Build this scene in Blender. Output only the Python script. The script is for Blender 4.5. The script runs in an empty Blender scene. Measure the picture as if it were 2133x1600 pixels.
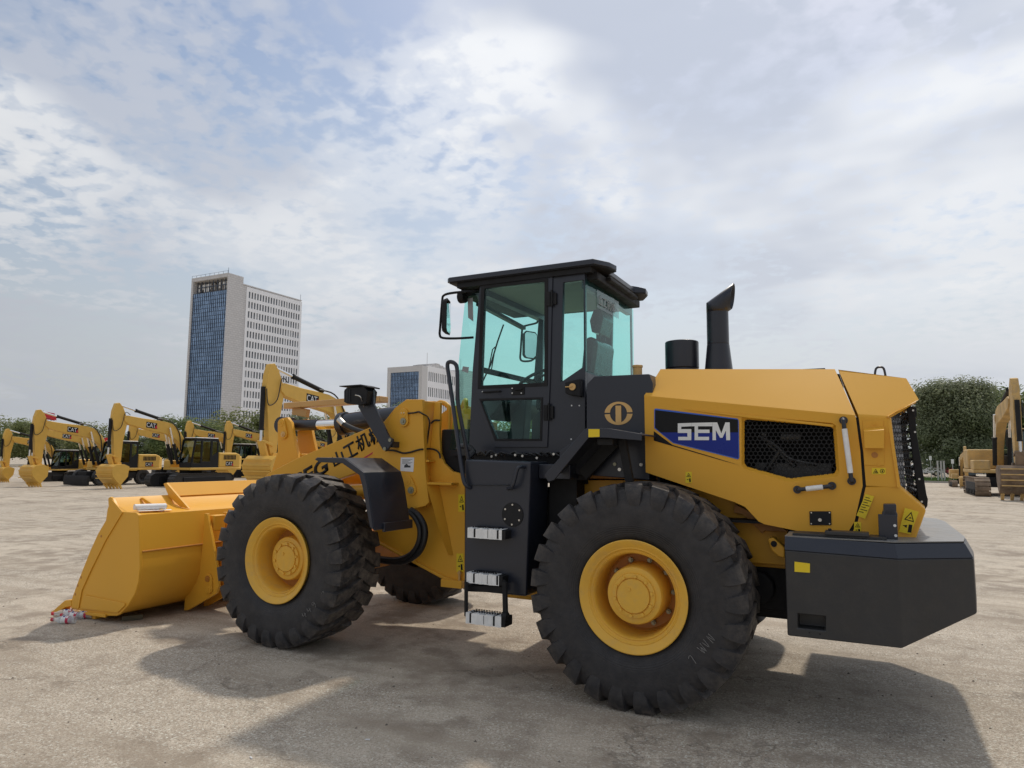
import bpy, bmesh, math, random
from mathutils import Vector, Matrix
R = math.radians
random.seed(7)
scn = bpy.context.scene
col = scn.collection

# ------------------------------------------------------------------ camera
FPX, YAW, PITCH, ROLL = 1433.37, 0.47334, 0.10654, 0.00827
CAM = Vector((1.52148, -4.84305, 1.77123))
fw = Vector((-math.sin(YAW)*math.cos(PITCH), math.cos(YAW)*math.cos(PITCH), math.sin(PITCH)))
r0 = Vector((math.cos(YAW), math.sin(YAW), 0)); u0 = r0.cross(fw)
rt = r0*math.cos(ROLL)+u0*math.sin(ROLL); up = -r0*math.sin(ROLL)+u0*math.cos(ROLL)
cd = bpy.data.cameras.new('camera'); cam = bpy.data.objects.new('camera', cd); col.objects.link(cam)
cam.matrix_world = Matrix(((rt.x, up.x, -fw.x, CAM.x), (rt.y, up.y, -fw.y, CAM.y), (rt.z, up.z, -fw.z, CAM.z), (0, 0, 0, 1)))
cd.sensor_width = 36; cd.lens = FPX/2133*36; cd.clip_end = 6000; cd.clip_start = 0.05
scn.camera = cam

# ------------------------------------------------------------------ sky and sun
SUN_DIR = Vector((0.05, 1.0, 1.50)).normalized()          # towards the sun, behind the loader
sun_el = math.asin(SUN_DIR.z)
world = bpy.data.worlds.new('World'); scn.world = world; world.use_nodes = True
nt = world.node_tree; nt.nodes.clear()
def N(t, ty, **kw):
    n = t.nodes.new(ty)
    for k, v in kw.items():
        if k.startswith('i_'):
            key = k[2:]
            n.inputs[int(key) if key.isdigit() else key.replace('_', ' ')].default_value = v
        else: setattr(n, k, v)
    return n
def L(t, a, b): t.links.new(a, b)
def math_n(t, op, a, b=None, clamp=False):
    n = t.nodes.new('ShaderNodeMath'); n.operation = op; n.use_clamp = clamp
    for i, v in enumerate((a, b)):
        if v is None: continue
        if isinstance(v, (int, float)): n.inputs[i].default_value = v
        else: t.links.new(v, n.inputs[i])
    return n.outputs[0]
def ramp(t, fac, stops, interp='LINEAR'):
    n = t.nodes.new('ShaderNodeValToRGB'); n.color_ramp.interpolation = interp
    e = n.color_ramp.elements
    while len(e) < len(stops): e.new(0.5)
    for i, (p, c) in enumerate(stops):
        e[i].position = p; e[i].color = (c, c, c, 1) if isinstance(c, (int, float)) else (c[0], c[1], c[2], 1)
    t.links.new(fac, n.inputs[0]); return n.outputs[0]
def mix(t, fac, a, b, mode='MIX'):
    n = t.nodes.new('ShaderNodeMix'); n.data_type = 'RGBA'; n.blend_type = mode
    for i, v in ((0, fac), (6, a), (7, b)):
        if isinstance(v, (int, float)): n.inputs[i].default_value = v if i == 0 else (v, v, v, 1)
        elif isinstance(v, tuple): n.inputs[i].default_value = (v[0], v[1], v[2], 1)
        else: t.links.new(v, n.inputs[i])
    return n.outputs[2]
def noise(t, vec, scale, detail=4, rough=.55, dist=0.0, out=0):
    n = N(t, 'ShaderNodeTexNoise'); n.inputs['Scale'].default_value = scale; n.inputs['Detail'].default_value = detail
    n.inputs['Roughness'].default_value = rough; n.inputs['Distortion'].default_value = dist
    if vec is not None: t.links.new(vec, n.inputs['Vector'])
    return n.outputs[out]

sky = N(nt, 'ShaderNodeTexSky', sky_type='NISHITA', sun_disc=False, sun_elevation=sun_el,
        sun_rotation=math.atan2(SUN_DIR.x, SUN_DIR.y), air_density=1.3, dust_density=2.0, ozone_density=1.0)
tc = N(nt, 'ShaderNodeTexCoord')
sep = N(nt, 'ShaderNodeSeparateXYZ'); L(nt, tc.outputs['Generated'], sep.inputs[0])
zc = math_n(nt, 'ADD', math_n(nt, 'MAXIMUM', sep.outputs[2], 0.0), 0.16)
cx = math_n(nt, 'DIVIDE', sep.outputs[0], zc); cy = math_n(nt, 'DIVIDE', sep.outputs[1], zc)
comb = N(nt, 'ShaderNodeCombineXYZ'); L(nt, cx, comb.inputs[0]); L(nt, cy, comb.inputs[1])
comb.inputs[2].default_value = 11.4
pv = comb.outputs[0]
big = noise(nt, pv, 0.85, 3, .5, .2)
mid = noise(nt, pv, 2.6, 5, .5, .3)
mac = noise(nt, pv, 17.0, 3, .5, .2)
msk = ramp(nt, noise(nt, pv, 1.3, 2, .5), [(.40, .25), (.60, 1.0)])
dens = math_n(nt, 'ADD', math_n(nt, 'MULTIPLY', big, 0.95), math_n(nt, 'ADD', math_n(nt, 'MULTIPLY', mid, 0.40), math_n(nt, 'MULTIPLY', math_n(nt, 'MULTIPLY', math_n(nt, 'SUBTRACT', mac, .5), msk), .95)))
cover = ramp(nt, dens, [(.52, 0.0), (.64, .58), (.76, .96), (.90, 1.0)], 'EASE')
# the veiled sun brightens the layer around it
dotn = N(nt, 'ShaderNodeVectorMath', operation='DOT_PRODUCT'); L(nt, tc.outputs['Generated'], dotn.inputs[0]); dotn.inputs[1].default_value = SUN_DIR
glow = math_n(nt, 'POWER', math_n(nt, 'MAXIMUM', dotn.outputs['Value'], 0.0), 1.6)
thick = noise(nt, pv, 1.0, 4, .5, .3)
shade = ramp(nt, thick, [(.34, (6.4, 6.4, 6.35)), (.50, (5.5, 5.62, 5.8)), (.64, (3.3, 3.6, 4.25))], 'EASE')
bright = math_n(nt, 'MULTIPLY_ADD', glow, .34); nt.nodes[-1].inputs[2].default_value = .88
vm = N(nt, 'ShaderNodeVectorMath', operation='SCALE'); L(nt, shade, vm.inputs[0]); L(nt, bright, vm.inputs['Scale'])
skyc = mix(nt, cover, mix(nt, 1.0, sky.outputs[0], (.80, .78, .77), 'MULTIPLY'), vm.outputs[0])
# towards the horizon the layers overlap into an even veil
hz_ = N(nt, 'ShaderNodeVectorMath', operation='SCALE'); hz_.inputs[0].default_value = (3.55, 3.72, 4.0)
hb_ = math_n(nt, 'MULTIPLY_ADD', glow, .85); nt.nodes[-1].inputs[2].default_value = .80; L(nt, hb_, hz_.inputs['Scale'])
skyc = mix(nt, ramp(nt, sep.outputs[2], [(.0, .97), (.12, .80), (.30, .38), (.52, .0)], 'EASE'), skyc, hz_.outputs[0])
bg = N(nt, 'ShaderNodeBackground'); bg.inputs['Strength'].default_value = 0.1
L(nt, skyc, bg.inputs['Color'])
wo = N(nt, 'ShaderNodeOutputWorld'); L(nt, bg.outputs[0], wo.inputs['Surface'])

sl = bpy.data.lights.new('sun', 'SUN'); sl.energy = 1.5; sl.angle = R(2.6); sl.color = (1.0, .91, .79)
so = bpy.data.objects.new('sun', sl); col.objects.link(so)
so.rotation_euler = SUN_DIR.to_track_quat('Z', 'Y').to_euler(); so.location = (0, 30, 60)
scn.view_settings.view_transform = 'Standard'; scn.view_settings.look = 'None'
scn.view_settings.exposure = 0.55; scn.view_settings.gamma = 1.0

# ------------------------------------------------------------------ pixel -> place (a pixel gives a direction, the plane the distance)
def ray(px, py): return rt*((px-1066.5)/FPX)+up*((800-py)/FPX)+fw
def at(px, py, ax, val):
    d = ray(px, py); i = 'xyz'.index(ax); return CAM+d*((val-CAM[i])/d[i])
def q(px, py, Y): return at(px, py, 'y', Y)
def xz(Y, pts): return [((p := q(a, b, Y)).x, p.z) for a, b in pts]

# ------------------------------------------------------------------ mesh helpers
class MB:
    def __init__(s): s.v = []; s.f = []
    def add(s, vs, fs):
        o = len(s.v); s.v += [tuple(v) for v in vs]; s.f += [tuple(i+o for i in f) for f in fs]; return s
    def box(s, x0, x1, y0, y1, z0, z1):
        return s.add([(x, y, z) for z in (z0, z1) for y in (y0, y1) for x in (x0, x1)],
                     [(0, 1, 3, 2), (4, 6, 7, 5), (0, 4, 5, 1), (1, 5, 7, 3), (3, 7, 6, 2), (2, 6, 4, 0)])
    def beam(s, a, b, w, h, upv=(0, 0, 1)):
        a, b = Vector(a), Vector(b); d = (b-a).normalized(); sd = d.cross(Vector(upv)).normalized(); uu = sd.cross(d)
        vs = [p+sd*(i*w/2)+uu*(j*h/2) for p in (a, b) for i, j in ((-1, -1), (1, -1), (1, 1), (-1, 1))]
        return s.add(vs, [(0, 1, 2, 3), (7, 6, 5, 4), (0, 4, 5, 1), (1, 5, 6, 2), (2, 6, 7, 3), (3, 7, 4, 0)])
    def prism(s, pts, a0, a1, ax='y'):
        n = len(pts)
        def mk(u, v, a): return {'y': (u, a, v), 'x': (a, u, v), 'z': (u, v, a)}[ax]
        vs = [mk(u, v, a0) for u, v in pts]+[mk(u, v, a1) for u, v in pts]
        fs = [tuple(range(n)), tuple(range(2*n-1, n-1, -1))]+[(i, (i+1) % n, (i+1) % n+n, i+n) for i in range(n)]
        return s.add(vs, fs)
    def cyl(s, a, b, r0, r1=None, n=16, cap=True):
        a, b = Vector(a), Vector(b); r1 = r0 if r1 is None else r1; d = (b-a).normalized()
        sd = d.orthogonal().normalized(); t = d.cross(sd)
        vs = [p+(sd*math.cos(k*2*math.pi/n)+t*math.sin(k*2*math.pi/n))*r for p, r in ((a, r0), (b, r1)) for k in range(n)]
        fs = [(k, (k+1) % n, (k+1) % n+n, k+n) for k in range(n)]
        if cap: fs += [tuple(range(n-1, -1, -1)), tuple(range(n, 2*n))]
        return s.add(vs, fs)
    def tube(s, path, r, n=8, smooth=0, cap=True):
        P = [Vector(p) for p in path]
        if smooth:
            Q = []
            for i in range(len(P)-1):
                p0, p1, p2, p3 = P[max(i-1, 0)], P[i], P[i+1], P[min(i+2, len(P)-1)]
                for k in range(smooth):
                    t = k/smooth
                    Q.append(.5*((2*p1)+(p2-p0)*t+(2*p0-5*p1+4*p2-p3)*t*t+(3*p1-p0-3*p2+p3)*t**3))
            P = Q+[P[-1]]
        m = len(P); d0 = (P[1]-P[0]).normalized(); sd = d0.orthogonal().normalized(); vs = []
        for i, p in enumerate(P):
            d = ((P[min(i+1, m-1)]-P[max(i-1, 0)])).normalized()
            sd = (sd-d*sd.dot(d)).normalized(); t = d.cross(sd); rr = r[i] if isinstance(r, (list, tuple)) else r
            vs += [p+(sd*math.cos(k*2*math.pi/n)+t*math.sin(k*2*math.pi/n))*rr for k in range(n)]
        fs = [(i*n+k, i*n+(k+1) % n, (i+1)*n+(k+1) % n, (i+1)*n+k) for i in range(m-1) for k in range(n)]
        if cap: fs += [tuple(range(n-1, -1, -1)), tuple(range((m-1)*n, m*n))]
        return s.add(vs, fs)
    def lathe(s, prof, c, n=48, sgn=1):
        # profile (w, r) about the Y axis through c; w runs along +Y*sgn
        m = len(prof); c = Vector(c)
        vs = [(c.x+r*math.cos(k*2*math.pi/n), c.y+w*sgn, c.z+r*math.sin(k*2*math.pi/n)) for w, r in prof for k in range(n)]
        fs = [(i*n+k, i*n+(k+1) % n, (i+1)*n+(k+1) % n, (i+1)*n+k) for i in range(m-1) for k in range(n)]
        return s.add(vs, fs)
    def holed(s, outer, holes, a0, a1, ax='y'):
        bm = bmesh.new(); edges = []
        for loop in [outer]+holes:
            vs = [bm.verts.new((u, v, 0)) for u, v in loop]
            edges += [bm.edges.new((vs[i], vs[(i+1) % len(vs)])) for i in range(len(vs))]
        bmesh.ops.triangle_fill(bm, use_beauty=True, use_dissolve=False, edges=edges)
        bm.verts.ensure_lookup_table(); bm.verts.index_update()
        fl = [tuple(v.index for v in f.verts) for f in bm.faces]; co = [(v.co.x, v.co.y) for v in bm.verts]; bm.free()
        def mk(u, v, a): return {'y': (u, a, v), 'x': (a, u, v), 'z': (u, v, a)}[ax]
        n = len(co); vs = [mk(u, v, a0) for u, v in co]+[mk(u, v, a1) for u, v in co]
        fs = fl+[tuple(i+n for i in reversed(f)) for f in fl]; o = 0
        for loop in [outer]+holes:
            k = len(loop); fs += [(o+i, o+(i+1) % k, o+(i+1) % k+n, o+i+n) for i in range(k)]; o += k
        return s.add(vs, fs)
    def build(s, name, m, parent=None, bevel=0, smooth=True, ang=35, segs=2):
        me = bpy.data.meshes.new(name); me.from_pydata(s.v, [], s.f)
        bm = bmesh.new(); bm.from_mesh(me); bmesh.ops.recalc_face_normals(bm, faces=bm.faces[:]); bm.to_mesh(me); bm.free()
        if smooth:
            me.polygons.foreach_set('use_smooth', [True]*len(me.polygons)); me.set_sharp_from_angle(angle=R(ang))
        me.materials.append(m)
        o = bpy.data.objects.new(name, me); col.objects.link(o)
        if bevel:
            b = o.modifiers.new('bevel', 'BEVEL'); b.width = bevel; b.segments = segs; b.limit_method = 'ANGLE'; b.angle_limit = R(30); b.harden_normals = smooth
        if parent is not None: par(o, parent)
        return o
WM = {}
def par(o, p):
    o.parent = p; o.matrix_parent_inverse = WM.get(p.name, Matrix()).inverted()
def thing(name, loc, label, cat, group=None):
    e = bpy.data.objects.new(name, None); col.objects.link(e); e.location = loc; e.empty_display_size = .3
    WM[e.name] = Matrix.Translation(loc); tag(e, label, cat, group); return e
def tag(o, label=None, cat=None, group=None, kind=None):
    for k, v in (('label', label), ('category', cat), ('group', group), ('kind', kind)):
        if v: o[k] = v
    return o
def mir(pts): return [(x, 2*YM-y, z) for x, y, z in pts]
YM = 1.417          # the loader's middle plane

# ------------------------------------------------------------------ materials
def mat(name, base, rough=.5, metal=0.0, var=.06, vscale=3.0, bump=0.0, bscale=60, coat=0.0, dust=0.0, spec=.5, rvar=.1):
    m = bpy.data.materials.new(name); m.use_nodes = True; t = m.node_tree; b = t.nodes['Principled BSDF']
    c = N(t, 'ShaderNodeTexCoord').outputs['Object']
    n1 = noise(t, c, vscale, 5)
    cc = mix(t, ramp(t, n1, [(.3, 0.0), (.7, 1.0)]), tuple(x*(1-var) for x in base), tuple(min(1, x*(1+var)) for x in base))
    if dust:
        d = ramp(t, noise(t, c, 9.0, 8, .7), [(.5, 0.0), (.72, dust)])
        cc = mix(t, d, cc, (.30, .26, .21))
    L(t, cc, b.inputs['Base Color']); b.inputs['Metallic'].default_value = metal
    L(t, ramp(t, noise(t, c, vscale*4, 4), [(.3, max(.02, rough-rvar)), (.7, min(1, rough+rvar))]), b.inputs['Roughness'])
    b.inputs['Coat Weight'].default_value = coat; b.inputs['Coat Roughness'].default_value = .15
    b.inputs['Specular IOR Level'].default_value = spec
    if bump:
        bn = N(t, 'ShaderNodeBump'); bn.inputs['Strength'].default_value = bump; bn.inputs['Distance'].default_value = .01
        L(t, noise(t, c, bscale, 6, .6), bn.inputs['Height']); L(t, bn.outputs[0], b.inputs['Normal'])
    return m
M = {}
M['yellow'] = mat('golden_paint', (.78, .400, .040), .40, var=.03, vscale=.8, bump=.05, bscale=2.2, coat=.0, rvar=.02, spec=.32)
M['hub'] = mat('golden_wheel_paint', (.80, .455, .055), .5, var=.06, bump=.03, bscale=120, dust=.22)
M['cat'] = mat('excavator_yellow', (.70, .425, .085), .48, var=.05, spec=.35)
M['dirty'] = mat('worn_excavator_yellow', (.56, .37, .14), .7, var=.25, vscale=2, dust=.6, bump=.1)
M['mud'] = mat('muddy_brown_steel', (.20, .145, .10), .85, var=.35, vscale=3, dust=.5, bump=.4, bscale=25)
M['black'] = mat('blue_black_paint', (.020, .0235, .035), .36, var=.10, bump=.01, coat=.1, spec=.5, rvar=.04)
M['blackmatte'] = mat('black_matte', (.014, .014, .015), .65, var=.2, spec=.3)
M['grey'] = mat('charcoal_cast_paint', (.030, .030, .031), .48, var=.12, bump=.12, bscale=40, dust=.03)
M['rubber'] = mat('tyre_rubber', (.017, .017, .019), .66, var=.3, vscale=6, bump=.35, bscale=50, dust=.20, rvar=.12)
M['hose'] = mat('hose_rubber', (.012, .012, .013), .45)
M['steel'] = mat('zinc_steel', (.62, .60, .56), .32, metal=1.0)
M['chrome'] = mat('chrome_rod', (.80, .80, .80), .12, metal=1.0, var=.02, rvar=.04)
M['nut'] = mat('olive_nut', (.34, .33, .24), .45, metal=.7)
M['white'] = mat('white_wrap_film', (.84, .84, .82), .4, var=.08, vscale=14, bump=.4, bscale=30)
M['whitepaint'] = mat('white_paint', (.78, .78, .76), .5)
M['blue'] = mat('logo_blue', (.008, .024, .24), .35, var=.02, spec=.3)
M['blueline'] = mat('logo_line_blue', (.03, .12, .55), .3, var=.02)
M['decalblack'] = mat('decal_black', (.006, .006, .007), .4, spec=.25)
M['gold'] = mat('logo_gold', (.70, .43, .15), .4)
M['signyellow'] = mat('sign_yellow', (.82, .60, .015), .4, var=.03)
M['red'] = mat('red_plastic', (.55, .02, .04), .4)
M['flagred'] = mat('red_cloth', (.60, .04, .05), .8)
M['brown'] = mat('brown_frame_paint_recess_shade', (.48, .20, .035), .5, var=.08)
M['seat'] = mat('seat_vinyl', (.02, .023, .026), .25, bump=.3, bscale=20)
M['liner'] = mat('cab_headliner', (.30, .30, .26), .8)
M['plastic'] = mat('dash_plastic', (.04, .045, .05), .5)
M['cwt'] = mat('counterweight_top_grey', (.20, .20, .195), .42, var=.1, dust=.35)  # paler grey for the top face, speckled by noise
M['wood'] = mat('old_wood', (.10, .085, .05), .8, var=.3, bump=.3)
M['paper'] = mat('paper', (.80, .80, .80), .6)
M['label'] = mat('bottle_label', (.55, .03, .08), .5)
M['lamp'] = mat('lamp_glass', (.5, .5, .5), .1)
def glass(name, tint, rough=.0, gl=.0):
    m = bpy.data.materials.new(name); m.use_nodes = True; t = m.node_tree; t.nodes.clear()
    o = N(t, 'ShaderNodeOutputMaterial'); tr = N(t, 'ShaderNodeBsdfTransparent'); tr.inputs[0].default_value = (*tint, 1)
    g = N(t, 'ShaderNodeBsdfGlossy'); g.inputs['Roughness'].default_value = rough; g.inputs[0].default_value = (.9, 1, .98, 1)
    f = N(t, 'ShaderNodeLayerWeight'); f.inputs[0].default_value = .5
    fr_ = math_n(t, 'ADD', math_n(t, 'MULTIPLY', math_n(t, 'POWER', f.outputs['Facing'], 5.0), .8), .025+gl, True)
    mx = N(t, 'ShaderNodeMixShader'); L(t, fr_, mx.inputs[0]); L(t, tr.outputs[0], mx.inputs[1]); L(t, g.outputs[0], mx.inputs[2])
    L(t, mx.outputs[0], o.inputs[0]); return m
M['glass'] = glass('green_cab_glass', (.70, .98, .935), 0, .0)
M['glass2'] = glass('green_cab_glass_thick', (.84, .99, .965), 0, .0)
M['rglass'] = glass('green_rear_glass', (.55, .96, .90), 0, .0)
M['dglass'] = glass('dark_cab_glass', (.35, .48, .45), 0, .06)
M['bottle'] = glass('clear_bottle', (.93, .95, .97), .05, .04)
_t = M['bottle'].node_tree; _d = N(_t, 'ShaderNodeBsdfDiffuse'); _d.inputs[0].default_value = (.85, .88, .90, 1); _m = N(_t, 'ShaderNodeMixShader'); _m.inputs[0].default_value = .28
_o = [n for n in _t.nodes if n.type == 'OUTPUT_MATERIAL'][0]; _s = _o.inputs[0].links[0].from_socket; L(_t, _s, _m.inputs[1]); L(_t, _d.outputs[0], _m.inputs[2]); L(_t, _m.outputs[0], _o.inputs[0])
# ================================================================== ground
def ground_mat():
    m = bpy.data.materials.new('weathered_concrete'); m.use_nodes = True; t = m.node_tree; b = t.nodes['Principled BSDF']
    c = N(t, 'ShaderNodeTexCoord').outputs['Object']
    n_big = noise(t, c, .12, 5, .5, .4); n_mid = noise(t, c, .9, 8, .62, .6); n_fine = noise(t, c, 14, 8, .7); n_grit = noise(t, c, 62, 4, .65); n_sand = noise(t, c, 170, 2, .6)
    base = mix(t, ramp(t, n_big, [(.35, 0.0), (.65, 1.0)]), (0.476, 0.405, 0.333), (0.578, 0.500, 0.419))
    base = mix(t, ramp(t, n_mid, [(.42, 0.0), (.60, .55), (.7, .85)]), base, (0.374, 0.316, 0.258))
    base = mix(t, ramp(t, n_fine, [(.42, .0), (.60, .75)]), base, (0.680, 0.605, 0.524))
    base = mix(t, ramp(t, n_grit, [(.50, .0), (.60, .75)]), base, (0.204, 0.170, 0.136))
    base = mix(t, ramp(t, n_sand, [(.50, .0), (.62, .70)]), base, (0.177, 0.150, 0.122))
    base = mix(t, ramp(t, noise(t, c, 5.0, 7, .7, .5), [(.50, .0), (.66, .5)]), base, (0.272, 0.228, 0.188))
    base = mix(t, ramp(t, noise(t, c, 46, 2, .5), [(.58, .0), (.66, .8)]), base, (0.720, 0.720, 0.666))
    base = mix(t, ramp(t, noise(t, c, .38, 4, .55, .8), [(.46, 0.0), (.58, .5)]), base, (.56, .49, .41))
    # oil and tyre stains with shapes of their own
    st = math_n(t, 'MULTIPLY', noise(t, c, .42, 6, .6, 1.2), noise(t, c, 2.6, 5, .6))
    base = mix(t, ramp(t, st, [(.245, 0.0), (.33, .55), (.42, .75)]), base, (0.197, 0.156, 0.122))
    # streaky sweeping marks
    mp = N(t, 'ShaderNodeMapping'); L(t, c, mp.inputs[0]); mp.inputs['Rotation'].default_value = (0, 0, R(28)); mp.inputs['Scale'].default_value = (.22, 2.6, 1)
    base = mix(t, ramp(t, noise(t, mp.outputs[0], 1.1, 6, .6), [(.46, 0.0), (.64, .55)]), base, (0.320, 0.265, 0.211))
    # cracks
    v = N(t, 'ShaderNodeTexVoronoi', feature='DISTANCE_TO_EDGE'); v.inputs['Scale'].default_value = .33
    wv = N(t, 'ShaderNodeVectorMath', operation='ADD'); L(t, c, wv.inputs[0])
    ns = N(t, 'ShaderNodeVectorMath', operation='SCALE'); L(t, noise(t, c, 1.4, 6, .65, 0, 1), ns.inputs[0]); ns.inputs['Scale'].default_value = 1.1
    L(t, ns.outputs[0], wv.inputs[1]); L(t, wv.outputs[0], v.inputs['Vector'])
    crack = math_n(t, 'MULTIPLY', ramp(t, v.outputs['Distance'], [(.0, 1.0), (.009, 0.0)]), ramp(t, noise(t, c, .8, 3), [(.46, 0.0), (.56, .9)]))
    base = mix(t, math_n(t, 'MULTIPLY', crack, .55), base, (.16, .135, .11))
    base = mix(t, 1.0, base, (.99, .985, .935), 'MULTIPLY')
    L(t, base, b.inputs['Base Color']); b.inputs['Roughness'].default_value = .82; b.inputs['Specular IOR Level'].default_value = .3
    h = math_n(t, 'ADD', math_n(t, 'MULTIPLY', n_fine, .6), math_n(t, 'ADD', math_n(t, 'MULTIPLY', n_grit, .55), math_n(t, 'MULTIPLY', crack, -.6)))
    bn = N(t, 'ShaderNodeBump'); bn.inputs['Strength'].default_value = .9; bn.inputs['Distance'].default_value = .015
    L(t, h, bn.inputs['Height']); L(t, bn.outputs[0], b.inputs['Normal'])
    return m
g = MB().add([(-2500, -2500, 0), (2500, -2500, 0), (2500, 2500, 0), (-2500, 2500, 0)], [(0, 1, 2, 3)]).build('ground', ground_mat(), smooth=False)
tag(g, 'pale weathered concrete yard with cracks and stains', 'ground', kind='structure')
# small gravel crumbs lying on the yard near the camera
gr = MB(); rg = random.Random(3)
for i in range(1800):
    a = rg.uniform(-75, 75); d = 1.6+9*rg.random()**1.4
    x = CAM.x+d*math.sin(R(a)-YAW); y = CAM.y+d*math.cos(R(a)-YAW)
    s = .003+.011*rg.random()**3.5; ph = rg.random()*6
    pts = [(x+s*math.cos(ph+k*2.09)*(.7+.6*rg.random()), y+s*math.sin(ph+k*2.09)*(.7+.6*rg.random()), 0) for k in range(3)]
    gr.add(pts+[(x+s*.2, y, s*.8)], [(0, 1, 3), (1, 2, 3), (2, 0, 3)])
tag(gr.build('gravel', mat('crumb_stone', (.17, .145, .12), .9, var=.5, vscale=40), smooth=False), 'loose stone crumbs scattered over the concrete', 'gravel', kind='stuff')
# ================================================================== wheel loader
LD = thing('wheel_loader', (-1.72, YM, 0), 'golden yellow wheel loader with black cab and charcoal counterweight parked in the foreground', 'wheel loader')
WB = 3.447; WR = .806; WT = .60

def text_obj(name, body, org, rx, upv, height, m, parent, extr=.0015, shear=0.0, width=None, bold=0.0):
    cu = bpy.data.curves.new(name, 'FONT'); cu.body = body; cu.size = 1.0; cu.extrude = 0; cu.shear = shear; cu.resolution_u = 3; cu.offset = bold
    to = bpy.data.objects.new(name, cu); col.objects.link(to)
    dg = bpy.context.evaluated_depsgraph_get(); me = bpy.data.meshes.new_from_object(to.evaluated_get(dg)); bpy.data.objects.remove(to)
    xs = [v.co.x for v in me.vertices]; ys = [v.co.y for v in me.vertices]
    x0, y0 = min(xs), min(ys); s = height/(max(ys)-y0); sx = s if width is None else width/(max(xs)-x0)
    rx = Vector(rx).normalized(); upv = Vector(upv).normalized(); nn = rx.cross(upv)
    org = Vector(org)
    for v in me.vertices: v.co = org+rx*((v.co.x-x0)*sx)+upv*((v.co.y-y0)*s)
    me.materials.clear(); me.materials.append(m); me.name = name
    o = bpy.data.objects.new(name, me); col.objects.link(o)
    sd = o.modifiers.new('thick', 'SOLIDIFY'); sd.thickness = extr; sd.offset = 1
    if parent is not None: par(o, parent)
    return o

# ---- wheels
def tyre_mb(c, sgn, rot=0.0):
    t = MB(); c = Vector(c)
    prof = [(-.20, .37), (-.235, .385), (-.262, .43), (-.280, .48), (-.284, .49), (-.287, .52), (-.297, .60), (-.294, .66), (-.280, .72), (-.25, .756), (-.15, .772), (0, .776)]
    prof = prof+[(-w, r) for w, r in reversed(prof[:-1])]
    t.lathe(prof, c, 96)
    NL = 25
    for side in (-1, 1):
        for k in range(NL):
            th0 = rot+(k+(.5 if side > 0 else 0))*2*math.pi/NL
            st = []  # (w_top, r_top, w_base, r_base, theta offset, half width)
            for w, r, wb, rb, to, hw in ((.293, .63, .285, .63, -.015, .050), (.306, .69, .27, .68, -.01, .070), (.302, .75, .25, .72, .0, .078), (.275, .797, .240, .745, .008, .080),
                                         (.20, .805, .19, .757, .03, .076), (.10, .807, .10, .762, .085, .068), (.01, .807, .01, .762, .15, .058), (-.035, .805, -.035, .762, .165, .048)):
                st.append((w*side, r, wb*side, rb, th0+to*1.0, hw))
            vs = []
            for w, r, wb, rb, th, hw in st:
                for ww, rr, a in ((wb, rb, th-hw*1.22), (w, r, th-hw), (w, r, th+hw), (wb, rb, th+hw*1.22)):
                    vs.append((c.x+rr*math.cos(a), c.y+ww, c.z+rr*math.sin(a)))
            n = len(st); fs = [(i*4+j, i*4+j+1, i*4+j+5, i*4+j+4) for i in range(n-1) for j in range(3)]
            fs += [(0, 1, 2, 3), ((n-1)*4+3, (n-1)*4+2, (n-1)*4+1, (n-1)*4)]
            t.add(vs, fs)
    return t
def tyre_mat(cx, cz):
    key = 'tyre_%.1f' % cx
    if key in M: return M[key]
    m = bpy.data.materials.new('worn_tyre_rubber'); m.use_nodes = True; t = m.node_tree; b = t.nodes['Principled BSDF']
    c = N(t, 'ShaderNodeTexCoord').outputs['Object']; s_ = N(t, 'ShaderNodeSeparateXYZ'); L(t, c, s_.inputs[0])
    dx_ = math_n(t, 'SUBTRACT', s_.outputs[0], cx); dz_ = math_n(t, 'SUBTRACT', s_.outputs[2], cz)
    rr = math_n(t, 'SQRT', math_n(t, 'ADD', math_n(t, 'MULTIPLY', dx_, dx_), math_n(t, 'MULTIPLY', dz_, dz_)))
    base = mix(t, ramp(t, noise(t, c, 6, 5), [(.3, 0.0), (.7, 1.0)]), (.021, .0205, .0225), (.037, .036, .039))
    tread = ramp(t, rr, [(.60, .10), (.72, .22), (.785, .5), (.806, 1.0)])
    dirt = math_n(t, 'MULTIPLY', tread, ramp(t, noise(t, c, 11, 8, .72), [(.40, 0.0), (.62, .85)]))
    base = mix(t, dirt, base, (.17, .145, .12))
    # fine pale scuffs
    mp = N(t, 'ShaderNodeMapping'); L(t, c, mp.inputs[0]); mp.inputs['Rotation'].default_value = (0, R(35), 0); mp.inputs['Scale'].default_value = (6, 6, 70)
    base = mix(t, math_n(t, 'MULTIPLY', ramp(t, noise(t, mp.outputs[0], 3, 5, .7), [(.64, 0.0), (.70, .5)]), ramp(t, noise(t, c, 4, 3), [(.45, 0.0), (.6, 1.0)])), base, (.20, .19, .18))
    L(t, base, b.inputs['Base Color']); b.inputs['Roughness'].default_value = .6; b.inputs['Specular IOR Level'].default_value = .4
    ribs = math_n(t, 'MULTIPLY', math_n(t, 'SINE', math_n(t, 'MULTIPLY', rr, 420.0)), ramp(t, rr, [(.43, 0.0), (.44, 1.0), (.50, 1.0), (.51, 0.0)]))
    hh_ = math_n(t, 'ADD', math_n(t, 'MULTIPLY', ribs, .25), noise(t, c, 45, 6, .65))
    bn = N(t, 'ShaderNodeBump'); bn.inputs['Strength'].default_value = .4; bn.inputs['Distance'].default_value = .01; L(t, hh_, bn.inputs['Height']); L(t, bn.outputs[0], b.inputs['Normal'])
    M[key] = m; return m
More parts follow.
